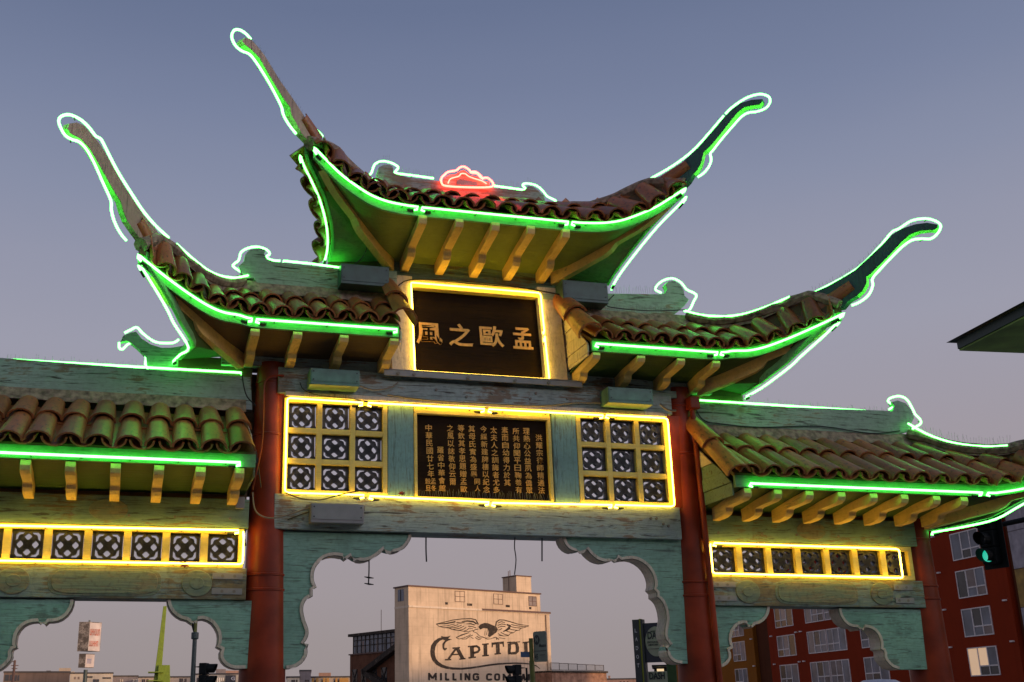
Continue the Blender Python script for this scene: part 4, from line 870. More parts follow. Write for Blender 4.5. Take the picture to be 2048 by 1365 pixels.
cwin((725, 352), (830, 468), 'cap'); cwin((1155, 382), (1253, 495), 'cap'); cwin((1545, 410), (1630, 515), 'blind')
for q0, q1 in (((615, 472), (645, 500)), ((860, 486), (915, 514)), ((1290, 502), (1335, 530)), ((1550, 526), (1576, 552))):
    a, b = mural(q0), mural(q1); mb = MB(); fbox(mb, CF, (a-C0).dot(cu), (b-C0).dot(cu), b.z, a.z, 0.001, 0.03); mb.build('vent', M['mural'], mill)
LF = frameplane(C0, cv, -cu)
mb = MB(); mb.hexa([LF(1.05, 15.4, 0.04), LF(2.4, 15.4, 0.04), LF(2.4, 15.4, 0), LF(1.05, 15.4, 0), LF(1.05, 16.9, 0.04), LF(2.4, 16.9, 0.04), LF(2.4, 16.9, 0), LF(1.05, 16.9, 0)]); w_ = mb.build('window', M['glassblue'], mill)
mb = MB(); mb.hexa([LF(1.65, 15.4, 0.07), LF(1.8, 15.4, 0.07), LF(1.8, 15.4, 0.041), LF(1.65, 15.4, 0.041), LF(1.65, 16.9, 0.07), LF(1.8, 16.9, 0.07), LF(1.8, 16.9, 0.041), LF(1.65, 16.9, 0.041)]); mb.build('muntins', M['mural'], w_)
def painted(nm, strokes=(), polys=()):
    mb = MB()
    for pts, w_ in strokes: ribbon(mb, pts, w_, mural)
    for k, q in enumerate(polys):
        b = len(mb.v); mb.v += [mural(p, 0.03) for p in q]; mb.f.append(list(range(b, b+len(q))))
    o = mb.build(nm, M['mural'], mill); return o
C_path = [(640, 872), (595, 872), (548, 888), (508, 920), (482, 965), (474, 1020), (478, 1070), (495, 1115), (528, 1152), (575, 1182), (630, 1200), (700, 1212), (800, 1214), (900, 1205), (1000, 1190), (1100, 1174), (1200, 1162), (1300, 1155), (1400, 1152), (1500, 1155), (1570, 1163), (1630, 1182), (1672, 1216)]
painted('painted_letter', [(C_path, [26, 26, 34, 44, 50, 50, 50, 46, 42, 36, 30, 26, 22, 21, 20, 20, 20, 18, 16, 15, 13, 11, 6]), ([(655, 890), (618, 908), (596, 940), (594, 975), (606, 995)], [14, 20, 24, 22, 10]), ([(592, 985), (612, 1000), (632, 985)], [20, 26, 16])], [[(566, 848), (600, 857), (640, 857), (676, 845), (650, 878), (692, 887), (640, 905), (590, 890)]])
painted('painted_letter', [([(735, 990), (650, 1108)], 24), ([(748, 985), (812, 1105)], 40), ([(690, 1058), (785, 1052)], 15), ([(696, 986), (780, 978)], 18), ([(612, 1114), (682, 1112)], 16), ([(772, 1108), (842, 1101)], 16)])
painted('painted_letter', [([(912, 968), (918, 1088)], 44), ([(915, 968), (965, 963), (992, 980), (996, 1003), (980, 1025), (945, 1036), (918, 1037)], 26), ([(868, 968), (945, 963)], 16), ([(874, 1093), (958, 1085)], 17)])
painted('painted_letter', [([(1062, 940), (1065, 1068)], 42), ([(1026, 943), (1100, 937)], 16), ([(1028, 1071), (1102, 1065)], 16)])
painted('painted_letter', [([(1132, 936), (1270, 922)], 26), ([(1142, 930), (1138, 976)], [20, 12]), ([(1258, 918), (1266, 970)], [22, 12]), ([(1200, 932), (1203, 1046)], 42), ([(1164, 1051), (1238, 1043)], 16)])
painted('painted_letter', [([(1330, 935), (1385, 925), (1412, 940), (1420, 980), (1418, 1020), (1400, 1040), (1350, 1042), (1328, 1030), (1332, 985), (1330, 935)], [34, 30, 34, 38, 38, 30, 30, 34, 36, 34]), ([(1306, 924), (1350, 918)], 16), ([(1315, 1048), (1345, 1044)], 16), ([(1400, 918), (1450, 914)], 12)])
painted('painted_letter', [([(1512, 922), (1516, 1040)], 40), ([(1478, 924), (1548, 916)], 16), ([(1484, 1044), (1590, 1034)], 20), ([(1590, 1000), (1592, 1040)], 16)])
e_ = 0.13
STK = {'I': [[(.5, -e_), (.5, 1+e_)]], 'L': [[(0, -e_), (0, 1+e_)], [(0, 1), (1.15, 1)]], 'M': [[(0, -e_), (0, 1+e_)], [(1, -e_), (1, 1+e_)], [(0, 0), (.5, .8)], [(1, 0), (.5, .8)]], 'N': [[(0, -e_), (0, 1+e_)], [(1, -e_), (1, 1+e_)], [(0, -.1), (1, 1.1)]],
       'C': [[(1, .22), (.9, .05), (.7, 0), (.3, 0), (.08, .08), (0, .25), (0, .75), (.08, .92), (.3, 1), (.7, 1), (.9, .95), (1, .78)]], 'O': [[(.5, 0), (.25, 0), (.05, .1), (0, .3), (0, .7), (.05, .9), (.25, 1), (.75, 1), (.95, .9), (1, .7), (1, .3), (.95, .1), (.75, 0), (.5, 0)]],
       'P': [[(0, -e_), (0, 1+e_)], [(0, 0), (.75, 0), (.95, .1), (1, .28), (.95, .46), (.75, .56), (0, .56)]], 'A': [[(.5, -e_), (0, 1+e_)], [(.5, -e_), (1, 1+e_)], [(.2, .68), (.8, .68)]], 'Y': [[(0, -e_), (.5, .5)], [(1, -e_), (.5, .5)], [(.5, .4), (.5, 1+e_)]]}
STK['G'] = [STK['C'][0]+[(1, .5), (.55, .5)]]
for ch, x0, x1 in (('M', 425, 522), ('I', 556, 580), ('L', 612, 667), ('L', 696, 748), ('I', 778, 803), ('N', 830, 897), ('G', 920, 995), ('C', 1070, 1142), ('O', 1160, 1228), ('M', 1255, 1348), ('P', 1372, 1432), ('A', 1455, 1518), ('N', 1535, 1592), ('Y', 1590, 1645)):
    y1 = 1346+(x0-425)*0.003; y0 = 1258+(x0-425)*0.010; h = 11
    G_ = lambda q: [(x0+h+(x1-x0-2*h)*px_, y0+h+(y1-y0-2*h)*py_) for px_, py_ in q]
    painted('painted_letter', [(G_(q), 23) for q in STK[ch]])
wing_l = [([(515, 715), (600, 696), (700, 672), (800, 659), (900, 656), (955, 668), (985, 722)], [6, 10, 10, 10, 11, 12, 14]),
          ([(515, 715), (545, 742), (600, 757), (650, 760), (690, 775), (740, 786), (790, 790), (830, 800), (880, 800), (930, 786)], 7),
          ([(560, 742), (640, 735), (720, 715)], 8), ([(605, 757), (680, 748), (760, 722)], 8), ([(655, 762), (730, 755), (800, 728)], 8), ([(700, 777), (770, 765), (825, 740)], 8), ([(760, 788), (815, 776), (850, 752)], 8), ([(820, 798), (860, 782), (885, 760)], 8),
          ([(520, 716), (620, 712), (730, 690)], [6, 14, 16]), ([(800, 690), (860, 682), (930, 690), (965, 715)], [8, 16, 20, 16]), ([(850, 715), (900, 712), (945, 728)], [6, 14, 10]), ([(870, 740), (920, 745), (960, 760)], 9), ([(890, 765), (925, 770)], 7), ([(740, 700), (780, 705), (830, 700)], [8, 14, 8])]
wing_r = [([(1178, 740), (1185, 692), (1220, 670), (1270, 672), (1340, 690), (1420, 716), (1548, 736)], [14, 14, 12, 10, 10, 9, 6]),
          ([(1548, 736), (1500, 755), (1462, 762), (1440, 785), (1400, 792), (1380, 812), (1340, 822), (1320, 845), (1270, 850), (1215, 842)], 7),
          ([(1520, 745), (1430, 738), (1350, 722)], 8), ([(1465, 762), (1390, 755), (1330, 740)], 8), ([(1425, 788), (1360, 778), (1310, 762)], 8), ([(1375, 814), (1320, 802), (1280, 785)], 8), ([(1318, 842), (1270, 828), (1235, 808)], 8), ([(1270, 850), (1230, 838), (1205, 822)], 7),
          ([(1300, 720), (1335, 735), (1325, 765), (1295, 785), (1260, 800)], [14, 30, 30, 20, 8]), ([(1205, 705), (1240, 690), (1280, 700)], [8, 10, 8]), ([(1200, 730), (1245, 715), (1290, 722)], 9), ([(1205, 755), (1245, 740), (1285, 745)], 9), ([(1210, 785), (1250, 765)], 8)]
tail = [([(738, 866), (800, 838), (880, 812)], [8, 14, 8]), ([(770, 884), (830, 868), (900, 835)], 7), ([(738, 866), (770, 884)], 7), ([(850, 882), (880, 858), (925, 838)], 7), ([(800, 885), (850, 882)], 7), ([(950, 866), (985, 888), (1010, 886)], 8), ([(965, 852), (1000, 872), (1022, 872)], 8), ([(900, 862), (930, 880)], 6), ([(1145, 872), (1180, 862), (1215, 888)], 9), ([(1185, 865), (1190, 892)], 8), ([(1215, 868), (1285, 880)], 6), ([(925, 800), (945, 780), (985, 772)], 8), ([(925, 800), (960, 812), (1000, 850), (1060, 872), (1110, 872)], 7), ([(1030, 855), (1090, 890), (1150, 872)], 5), ([(1085, 780), (1075, 840)], 5), ([(1060, 790), (1050, 845)], 4)]
body = [[(985, 748), (1005, 722), (1050, 704), (1090, 706), (1140, 728), (1185, 745), (1202, 775), (1188, 808), (1150, 836), (1112, 862), (1092, 850), (1100, 800), (1085, 765), (1040, 762), (1005, 778)]]
painted('painted_eagle', wing_l+wing_r+tail, body)
# ---------------------------------------------------------------- brick and glass building
B0 = far((789, 1300), 190); BF = frameplane(B0, cv, -cu)
bk = thing('brick_glass_building', BF(2, 0, -5), 'brown brick building with a glazed top storey and dark stair', 'building')
mb = MB(); fbox(mb, BF, -14, 13.6, 0, 11.0, -9, 0); mb.build('wall', M['brick'], bk)
mb = MB(); fbox(mb, BF, -14, 13.75, 10.95, 11.15, -9.1, 0.25); mb.build('ledge', M['capdark'], bk)
mb = MB(); fbox(mb, BF, -14, 13.0, 11.2, 14.0, -8.6, -0.3); gl = mb.build('glazed_storey', M['glassblue'], bk)
for a in [13.0-i*1.28 for i in range(20)]:
    mb = MB(); fbox(mb, BF, a-0.07, a+0.07, 11.2, 14.0, -0.3, -0.2); mb.build('mullion', M['mural'], gl)
for z in (12.4, 13.3):
    mb = MB(); fbox(mb, BF, -14, 13.0, z-0.06, z+0.06, -0.3, -0.18); mb.build('transom', M['mural'], gl)
for i in range(12):
    a = 12.6-i*2.2; mb = MB(); fbox(mb, BF, a-0.8, a-0.2, 11.3, 13.1, -0.299, -0.27); mb.build('pane', M['blind' if i % 2 else 'glass'], gl)
mb = MB(); mb.hexa([BF(-14, 14.0, 0.3), BF(13.9, 14.0, 0.3), BF(13.9, 14.0, -9), BF(-14, 14.0, -9), BF(-14, 14.45, 0.3), BF(13.9, 14.45, 0.3), BF(13.9, 14.3, -9), BF(-14, 14.3, -9)]); mb.build('roof', M['mural'], bk)
mb = MB(); mb.tube([BF(8.5, 14.4, -3), BF(8.5, 18.3, -3)], 0.05, 5); mb.build('mast', M['mural'], bk)
mb = MB(); mb.hexa([BF(8.0, 7.6, 1.2), BF(-3, 11.6, 1.2), BF(-3, 11.6, 0.05), BF(8.0, 7.6, 0.05), BF(8.0, 8.5, 1.2), BF(-3, 12.5, 1.2), BF(-3, 12.5, 0.05), BF(8.0, 8.5, 0.05)]); mb.build('stair', M['mural'], bk)
mb = MB(); mb.hexa([BF(8.0, 7.6, 1.2), BF(0, 4.6, 1.2), BF(0, 4.6, 0.05), BF(8.0, 7.6, 0.05), BF(8.0, 8.5, 1.2), BF(0, 5.5, 1.2), BF(0, 5.5, 0.05), BF(8.0, 8.5, 0.05)]); mb.build('stair', M['mural'], bk)
for a in (12.0, 9.2, 6.0, 3.0):
    mb = MB(); fbox(mb, BF, a-0.8, a+0.8, 5.6, 8.6, 0.0, 0.06); mb.build('window', M['glass'], bk)
    mb = MB(); mb.tube([BF(a-0.8, 5.6, 0.1), BF(a+0.8, 8.6, 0.1)], 0.07, 4); mb.tube([BF(a+0.8, 5.6, 0.13), BF(a-0.8, 8.6, 0.13)], 0.07, 4); mb.build('cross_brace', M['mural'], bk)
# ---------------------------------------------------------------- low warehouse with roof fence right of the mill
W0 = far((1104, 1360), 160); WF = frameplane(W0, cu, cn)
wh = thing('warehouse', WF(6, 0, -6), 'low rubble-walled warehouse with wire fence panels along its roof', 'building')
aE = (on((1213, 1350), W0, cn)-W0).dot(cu); zt = on((1160, 1346), W0, cn).z
mb = MB(); fbox(mb, WF, 0, aE, 0, zt, -14, 0); mb.build('wall', wall_mat('rubble wall', (0.40, 0.22, 0.14), var=0.5, scale=1.3, dirt=0.4), wh)
mb = MB(); fbox(mb, WF, 0, aE+0.15, zt, zt+0.25, -14, 0.2); mb.build('coping', M['mural'], wh)
zf = on((1160, 1327), W0, cn).z; M['mesh'] = plain('wire mesh panel', (0.25, 0.22, 0.20), rough=0.7)
for i in range(6):
    a0 = 0.1+i*(aE-0.2)/6; a1 = a0+(aE-0.2)/6
    mb = MB(); t = 0.035; zz0, zz1 = zt+0.35, zf-0.04*i
    for q in ((a0, a1, zz1-t, zz1+t), (a0, a1, zz0-t, zz0+t), (a0-t, a0+t, zz0, zz1), (a1-t, a1+t, zz0, zz1)): fbox(mb, WF, *q, -0.4, -0.35)
    fp = mb.build('fence_panel', M['mural'], wh)
    mb = MB(); n = 14
    for k in range(1, n): a = a0+(a1-a0)*k/n; fbox(mb, WF, a-0.012, a+0.012, zz0, zz1, -0.39, -0.37)
    o = mb.build('wire_mesh', M['mesh'], fp); o['kind'] = 'stuff'
# ---------------------------------------------------------------- red, orange and yellow apartment blocks
ru = V((0.0995, 0.9950, 0)).normalized(); rn = V((-ru.y, ru.x, 0))
A0 = far((1925, 1210), 88); AF = frameplane(A0, ru, rn)
def apartment_window(F, parent, a0, a1, z0, z1, flip=False, lit=None):
    t = 0.07; w_ = a1-a0; h = z1-z0; mb = MB(); c1 = a0+w_*0.36 if not flip else a1-w_*0.36; c2 = (c1+(a1 if not flip else a0))/2; zt_ = z0+h*0.34
    lo, hi = (c1, a1) if not flip else (a0, c1)
    for q in ((a0, a1, z1-t, z1), (a0, a1, z0, z0+t), (a0, a0+t, z0+t, z1-t), (a1-t, a1, z0+t, z1-t), (c1-t*.7, c1+t*.7, z0+t, z1-t), (c2-t*.5, c2+t*.5, z0+t, z1-t)): fbox(mb, F, *q, 0, 0.06)
    fbox(mb, F, lo, hi, zt_-t*.6, zt_+t*.6, 0, 0.065)
    wn = mb.build('window', M['whiteframe'], parent)
    cells = [(a0+t, c1-t*.7, z0+t, z1-t)] if not flip else [(c1+t*.7, a1-t, z0+t, z1-t)]
    x0, x1 = sorted((c1, a1 if not flip else a0))
    cells += [(x0+t*.7, c2-t*.5, zt_+t*.6, z1-t), (c2+t*.5, x1-t*.7, zt_+t*.6, z1-t), (x0+t*.7, c2-t*.5, z0+t, zt_-t*.6), (c2+t*.5, x1-t*.7, z0+t, zt_-t*.6)]
    for i, q in enumerate(cells):
        mt = lit if lit and i in (0, 2) else random.choice(['glass', 'glassblue', 'glassblue', 'blind'])
        mb = MB(); fbox(mb, F, *q, 0.004, 0.02); mb.build('pane', M[mt], wn)
    return wn
red = thing('red_apartment_block', AF(12, 0, -6), 'dark red apartment block with white-framed windows behind the right wing', 'building')
mb = MB(); fbox(mb, AF, -5.2, 30.6, 0, 17.6, -14, 0); mb.build('wall', M['redwall'], red)
mb = MB(); fbox(mb, AF, -5.3, 30.7, 17.6, 18.0, -14.1, 0.1); mb.build('parapet', M['brownwall'], red)
rows = [13.0, 10.43, 7.86, 5.30]
for zr_ in [15.57]+rows+[2.75]:
    for a0, a1, fl in ((-2.95, 0.2, True), (4.4, 7.6, False), (10.35, 13.85, False), (16.2, 19.35, False), (19.5, 22.85, True), (25.2, 28.75, False)):
        apartment_window(AF, red, a0, a1, zr_-1.85, zr_, fl, 'litpane' if (zr_ == 5.30 and a0 < 0) else None)
for p in [(1867, 1074), (1864, 1149), (1879, 1146), (1876, 1222), (1890, 1220), (1889, 1297), (1902, 1295), (1998, 1122), (2011, 1201), (2026, 1283), (1593, 1265), (1602, 1263.5), (1600, 1324), (1609, 1323), (1543, 1273), (1550, 1329)]:
    c = on(p, A0, rn); a = (c-A0).dot(ru); mb = MB(); fbox(mb, AF, a-0.16, a+0.16, c.z-0.05, c.z+0.05, 0, 0.14); mb.build('vent_cap', M['whiteframe'], red)
O0 = far((1480, 1310), 130); OF = frameplane(O0, ru, rn)
org = thing('orange_apartment_block', OF(4, 0, -6), 'orange stucco apartment block beside the dark red one', 'building')
mb = MB(); fbox(mb, OF, -3.7, 20, 0, 11.6, -14, 0); mb.build('wall', M['orangewall'], org)
mb = MB(); fbox(mb, OF, -9.0, -3.71, 0, 11.9, -14, -0.4); mb.build('shaded_recess_wall', M['brownwall'], org)  # shade of the recess painted as dark brown wall colour
for zr_ in (10.9, 8.37, 5.6, 3.0):
    for a0, a1 in ((-1.5, 1.6), (6.0, 9.0)): apartment_window(OF, org, a0, a1, zr_-2.0, zr_, False)
for p in [(1503, 1278.5), (1509, 1332.5)]:
    c = on(p, O0, rn); a = (c-O0).dot(ru); mb = MB(); fbox(mb, OF, a-0.2, a+0.2, c.z-0.06, c.z+0.06, 0, 0.14); mb.build('vent_cap', M['whiteframe'], org)
yel = thing('yellow_apartment_block', AF(-9, 0, -6), 'apartment block clad in yellow and pale grey panels behind traffic signal', 'building')
mb = MB(); fbox(mb, AF, -16, -5.35, 0, 17.4, -14, -0.3); mb.build('wall', M['brownwall'], yel)
M['pyel'] = plain('yellow cladding panel', (0.34, 0.20, 0.03), rough=0.6, var=0.25, scale=2); M['pgry'] = plain('pale grey cladding panel', (0.34, 0.31, 0.33), rough=0.6, var=0.2, scale=2)
for j in range(7):
    for i in range(6):
        a1 = -5.75-i*1.65; a0 = a1-1.62; z0 = 0.3+j*2.4; k = 'pgry' if (i+2*j+(j == 5)) % 4 == 0 or (j == 5 and i == 0) else 'pyel'
        mb = MB(); fbox(mb, AF, a0, a1, z0, z0+2.36, -0.3, -0.18); mb.build('panel', M[k], yel)
        if i == 2 and j < 7: mb = MB(); fbox(mb, AF, a0+0.2, a1-0.2, z0+0.4, z0+1.9, -0.178, -0.14); mb.build('window', M['glass'], yel)
# ---------------------------------------------------------------- swept green eave at the right
zc = far((1919, 702), 24).z
E0 = far((1919, 702), 24); E1 = on((2048, 636), (0, 0, zc), (0, 0, 1)); E2 = on((2048, 707), (0, 0, zc), (0, 0, 1))
dA = (E1-E0).normalized(); dB = (E2-E0).normalized()
eb = thing('green_eave_building', E0+dA*5+dB*5+V((0, 0, -zc)), 'dark green upswept roof corner with green soffit', 'building')
LA, LB = 9.0, 12.0
mb = MB(); mb.obox(E0, dA*LA, dB*LB, V((0, 0, 0.03))); mb.build('soffit', plain('lamplit green soffit', (0.27, 0.42, 0.10), rough=0.7, var=0.3, scale=1.2), eb)  # glow of unseen lamps put into the raised soffit green
M['dgreen'] = plain('dark green roof edge', (0.012, 0.035, 0.025), rough=0.5)
mb = MB(); mb.obox(E0+V((0, 0, 0.031))-dB*0.03, dA*LA, dB*0.12, V((0, 0, 0.17))); mb.build('fascia_board', M['dgreen'], eb)
mb = MB(); mb.obox(E0+V((0, 0, 0.031))-dA*0.03+dB*0.125, dB*LB, dA*0.12, V((0, 0, 0.17))); mb.build('fascia_board', plain('rust trim', (0.10, 0.05, 0.03)), eb)
prof = [(-0.12, 0.205), (0.8, 0.50), (1.5, 0.72), (2.2, 0.98), (2.9, 1.36), (3.5, 1.80), (4.5, 2.6)]
A = [E0+(dA*0.5+dB*0.5)*0.0 for _ in prof]
cor = [E0+dA*(-0.10)+dB*(-0.10)+V((0, 0, 0.205))]
mb = MB(); n = 10; gr = []
for i in range(n+1):
    f = i/n; h = 0.205+2.9*(f**1.35); ins = f*4.6
    gr.append([E0+dA*(ins-0.15)+dB*(ins-0.15)+V((0, 0, h)), E0+dA*LA+dB*(ins-0.15)+V((0, 0, h)), E0+dB*LB+dA*(ins-0.15)+V((0, 0, h))])
mb.sheet([g_[0] for g_ in gr], [g_[1] for g_ in gr]); mb.sheet([g_[0] for g_ in gr], [g_[2] for g_ in gr])
mb.build('roof', M['dgreen'], eb)
mb = MB(); mb.obox(E0+dA*1.6+dB*1.6+V((0, 0, -zc)), dA*(LA-1.6), dB*(LB-1.6), V((0, 0, zc-0.002))); mb.build('wall', plain('pale plaster', (0.4, 0.36, 0.3), rough=0.8), eb)
# ---------------------------------------------------------------- far low buildings on the left and through the arch
SH = {'tan': wall_mat('tan stucco', (0.50, 0.40, 0.30)), 'brown': wall_mat('brown grey stucco', (0.20, 0.14, 0.105)), 'grey': wall_mat('grey stucco', (0.27, 0.23, 0.22)), 'cream': wall_mat('cream stucco', (0.70, 0.58, 0.42)), 'orange': wall_mat('orange stucco light', (0.60, 0.33, 0.10)), 'dark': wall_mat('dark siding', (0.10, 0.09, 0.085)), 'pink': wall_mat('pinkish stucco', (0.40, 0.25, 0.19))}
def low_block(nm, label, px0, px1, ytop, dist, mat, wins=(), extras=(), depth=14):
    a = far((px0, ytop), dist); b_ = far((px1, ytop), dist); b_.z = a.z; u = (b_-a); L = u.length; u.normalize(); n = V((u.y, -u.x, 0)); n = n if n.dot(CAM-a) > 0 else -n
    F = frameplane(a, u, n); r = thing(nm, F(L/2, 0, -depth/2), label, 'building', 'low buildings along the skyline')
    mb = MB(); fbox(mb, F, 0, L, 0, a.z, -depth, 0); mb.build('wall', SH[mat], r)
    mb = MB(); fbox(mb, F, -0.1, L+0.1, a.z, a.z+0.25, -depth-0.1, 0.1); mb.build('parapet', SH['dark'] if mat != 'dark' else SH['grey'], r)
    for x0, x1, y0, y1, mk in wins:
        p = on((x0, y0), a, n); q = on((x1, y1), a, n); mb = MB(); fbox(mb, F, (p-a).dot(u), (q-a).dot(u), q.z, p.z, 0.0, 0.06); w_ = mb.build('window', M[mk] if mk in M else SH[mk], r)
        mb = MB(); m0 = ((p-a).dot(u)+(q-a).dot(u))/2; fbox(mb, F, m0-0.06, m0+0.06, q.z, p.z, 0.061, 0.09); mb.build('mullion', M['capdark'], w_)
    for x0, x1, y0, mk, nm2, dd in extras:
        p = on((x0, y0), a, n); q = on((x1, y0), a, n); mb = MB(); fbox(mb, F, (p-a).dot(u), (q-a).dot(u), a.z+0.25, p.z, -depth*dd-3, -depth*dd); mb.build(nm2, SH[mk], r)
    return r
low_block('commercial_block', 'brown block with dark window band beside the utility pole', 8, 140, 1346, 210, 'brown', [(10, 27, 1350, 1362, 'glass'), (30, 38, 1351, 1362, 'glass')], [(93, 102, 1341, 'dark', 'rooftop_unit', 0.1)])
low_block('commercial_block', 'sunlit cream block behind the old pole sign', 140.5, 226, 1348, 225, 'cream', [(148, 152, 1354, 1359, 'tan'), (155, 160, 1354, 1359, 'tan'), (170, 185, 1353, 1356, 'dark'), (186, 198, 1359, 1365, 'glass'), (205, 222, 1355, 1358, 'glass')], [(116, 140, 1333, 'tan', 'penthouse', 0.6), (142, 149, 1343, 'cream', 'rooftop_unit', 0.1)])
low_block('commercial_block', 'grey block with flat dark canopy left of the lime green pylon', 226.5, 276, 1354, 235, 'grey', [(240, 246, 1359, 1365, 'cream'), (266, 274, 1359, 1365, 'cream')], [(236, 268, 1351, 'dark', 'canopy', 0.05)])
low_block('commercial_block', 'pink block right beside the lime green pylon', 276.5, 384, 1356, 220, 'tan', [(284, 290, 1359, 1365, 'glass'), (293, 297, 1359, 1365, 'glass'), (359, 366, 1357.5, 1365, 'glass'), (369, 373, 1357.5, 1365, 'glass')])
gb = low_block('commercial_block', 'cream block with a white letter G on its dark panel', 392, 486, 1350, 230, 'cream', [(394, 400, 1356, 1365, 'glass'), (435, 440, 1356, 1365, 'litpane'), (443, 448, 1356, 1362, 'litpane'), (480, 484, 1357, 1365, 'glass')], [(432, 452, 1337, 'grey', 'penthouse', 0.3), (452, 484, 1339, 'pink', 'penthouse', 0.5)])
p = far((451, 1351), 229.5); q = far((471, 1365), 229.5); u = (far((471, 1351), 229.5)-p).normalized()
mb = MB(); mb.obox(V((p.x, p.y, 4)), u*(q-p).dot(u), V((u.y, -u.x, 0))*0.2, V((0, 0, p.z-4))); dp = mb.build('panel', SH['dark'], gb)
a = far((462, 1361), 229.1); glyph('letter', 'G', M['whiteframe'], a, (far((470, 1361), 229.1)-a), V((0, 0, (far((462, 1354), 229.1)-a).z)), 0.1, dp, offset=0.02)
low_block('commercial_block', 'cream block showing just right of the left main pillar', 573, 599, 1356, 215, 'cream', [(583, 590, 1360, 1365, 'glass'), (592, 595, 1360, 1365, 'glass')])
low_block('commercial_block', 'grey block rising above the cream one seen through the arch', 599.5, 622, 1343, 216, 'grey', [(610, 618, 1360, 1364, 'glass')])
ob = low_block('commercial_block', 'block with orange facade strips left of the brick building', 622.5, 702, 1356, 217, 'tan', [(628, 632, 1361, 1365, 'glass'), (643, 646, 1361, 1365, 'glass'), (668, 671, 1361, 1365, 'glass'), (675, 678, 1361, 1365, 'glass')], [(637, 662, 1344, 'pink', 'penthouse', 0.4)])
for x0, x1 in ((624, 628), (632, 637), (646, 651), (653, 658), (671, 675), (679, 697)):
    p = far((x0, 1357), 216.8); q = far((x1, 1357), 216.8); u = (q-p); mb = MB(); mb.obox(V((p.x, p.y, 2)), V((u.x, u.y, 0)), V((u.y, -u.x, 0)).normalized()*0.15, V((0, 0, p.z-2))); mb.build('facade_strip', SH['orange'], ob)
low_block('commercial_block', 'pinkish low block beyond the warehouse right of the mill', 1213, 1275, 1360, 240, 'pink', [(1240, 1243, 1363, 1365, 'glass'), (1247, 1250, 1363, 1365, 'glass'), (1254, 1257, 1363, 1365, 'glass')], [(1216, 1220, 1351, 'pink', 'rooftop_unit', 0.2), (1243, 1256, 1357, 'pink', 'rooftop_unit', 0.1)])
# ---------------------------------------------------------------- signs, poles and signals
def ground_pt(p, d): q = far(p, d); return V((q.x, q.y, 0))
M['lime'] = plain('lime green paint', (0.19, 0.27, 0.012), rough=0.55, var=0.12); M['pole'] = plain('dark green grey pole', (0.045, 0.065, 0.06), rough=0.45)
M['black'] = plain('black signal housing', (0.008, 0.010, 0.010), rough=0.7, spec=0.15); M['olive'] = plain('olive sign post', (0.10, 0.11, 0.012), rough=0.5)
M['signface'] = plain('pale sign face', (0.62, 0.52, 0.46), rough=0.6, var=0.2, scale=1.5); M['signred'] = plain('faded red lettering', (0.50, 0.12, 0.07), rough=0.7, var=0.3, scale=3)
M['signblue'] = plain('faded blue lettering', (0.30, 0.30, 0.42), rough=0.7); M['oldcab'] = painted_wood('peeling sign cabinet', (0.42, 0.36, 0.30), wood=(0.05, 0.035, 0.025), peel=1.4, crack=1.2)
def vdir(p, d):                                     # local right vector across the view at a pixel
    a, b_ = far((p[0]-20, p[1]), d), far((p[0]+20, p[1]), d); u = b_-a; u.z = 0; return u.normalized()
# old pole sign
D = 80; e0 = far((179.5, 1243), D); sg = thing('pole_sign', V((e0.x, e0.y, 0)), 'weathered two-cabinet sign on a pole with faded red lettering', 'sign')
ur = vdir((180, 1290), D); back = V((-ur.y, ur.x, 0)); rdir = (ur*0.80+back*0.60).normalized(); ldir = (-ur*0.96+back*0.28).normalized()
SF_ = lambda a, z, d=0: V((e0.x, e0.y, z))+rdir*a+V((rdir.y, -rdir.x, 0))*d
def ztop(y): return far((180, y), D).z
mb = MB(); mb.obox(V((e0.x, e0.y, ztop(1303))), rdir*0.98, ldir*0.68, V((0, 0, ztop(1244)-ztop(1303)))); cab = mb.build('cabinet', M['oldcab'], sg)
mb = MB(); mb.obox(V((e0.x, e0.y, ztop(1336)))-rdir*0.12, rdir*0.72, ldir*0.42, V((0, 0, ztop(1308)-ztop(1336)))); cab2 = mb.build('cabinet', M['oldcab'], sg)
mb = MB(); fbox(mb, SF_, 0.03, 0.95, ztop(1302), ztop(1245.5), 0.003, 0.02); fc = mb.build('sign_face', M['signface'], cab)
mb = MB(); fbox(mb, SF_, -0.10, 0.58, ztop(1335), ztop(1309.5), 0.003, 0.02); fc2 = mb.build('sign_face', M['signface'], cab2)
for (y0, y1, mt, a_lo, a_hi, face, n) in ((1258, 1271, 'signred', 0.08, 0.88, fc, 6), (1282, 1293, 'signred', 0.10, 0.80, fc, 5), (1318, 1328, 'signblue', 0.0, 0.36, fc2, 4)):
    for k in range(n):
        a0 = a_lo+(a_hi-a_lo)*k/n; a1 = a0+(a_hi-a_lo)/n*0.78; z1, z0 = ztop(y0), ztop(y1); t = (a1-a0)*0.26; mb = MB()
        fbox(mb, SF_, a0, a0+t, z0, z1, 0.021, 0.03); fbox(mb, SF_, a1-t, a1, z0, z1, 0.021, 0.03)
        zm = z0+(z1-z0)*random.choice((0.0, 0.45, 0.8)); fbox(mb, SF_, a0+t, a1-t, zm, zm+(z1-z0)*0.18, 0.021, 0.03); mb.build('faded_mark', M[mt], face)
mb = MB(); pc = V((e0.x, e0.y, 0))+rdir*0.22+ldir*0.2; mb.tube([pc, pc+V((0, 0, ztop(1340)))], 0.13, 12); mb.build('pole', M['pole'], sg, smooth=True)
mb = MB(); mb.tube([pc+V((0, 0, ztop(1244))), pc+V((0, 0, ztop(1240.5)))], 0.06, 8); mb.build('pole_cap', M['pole'], sg)
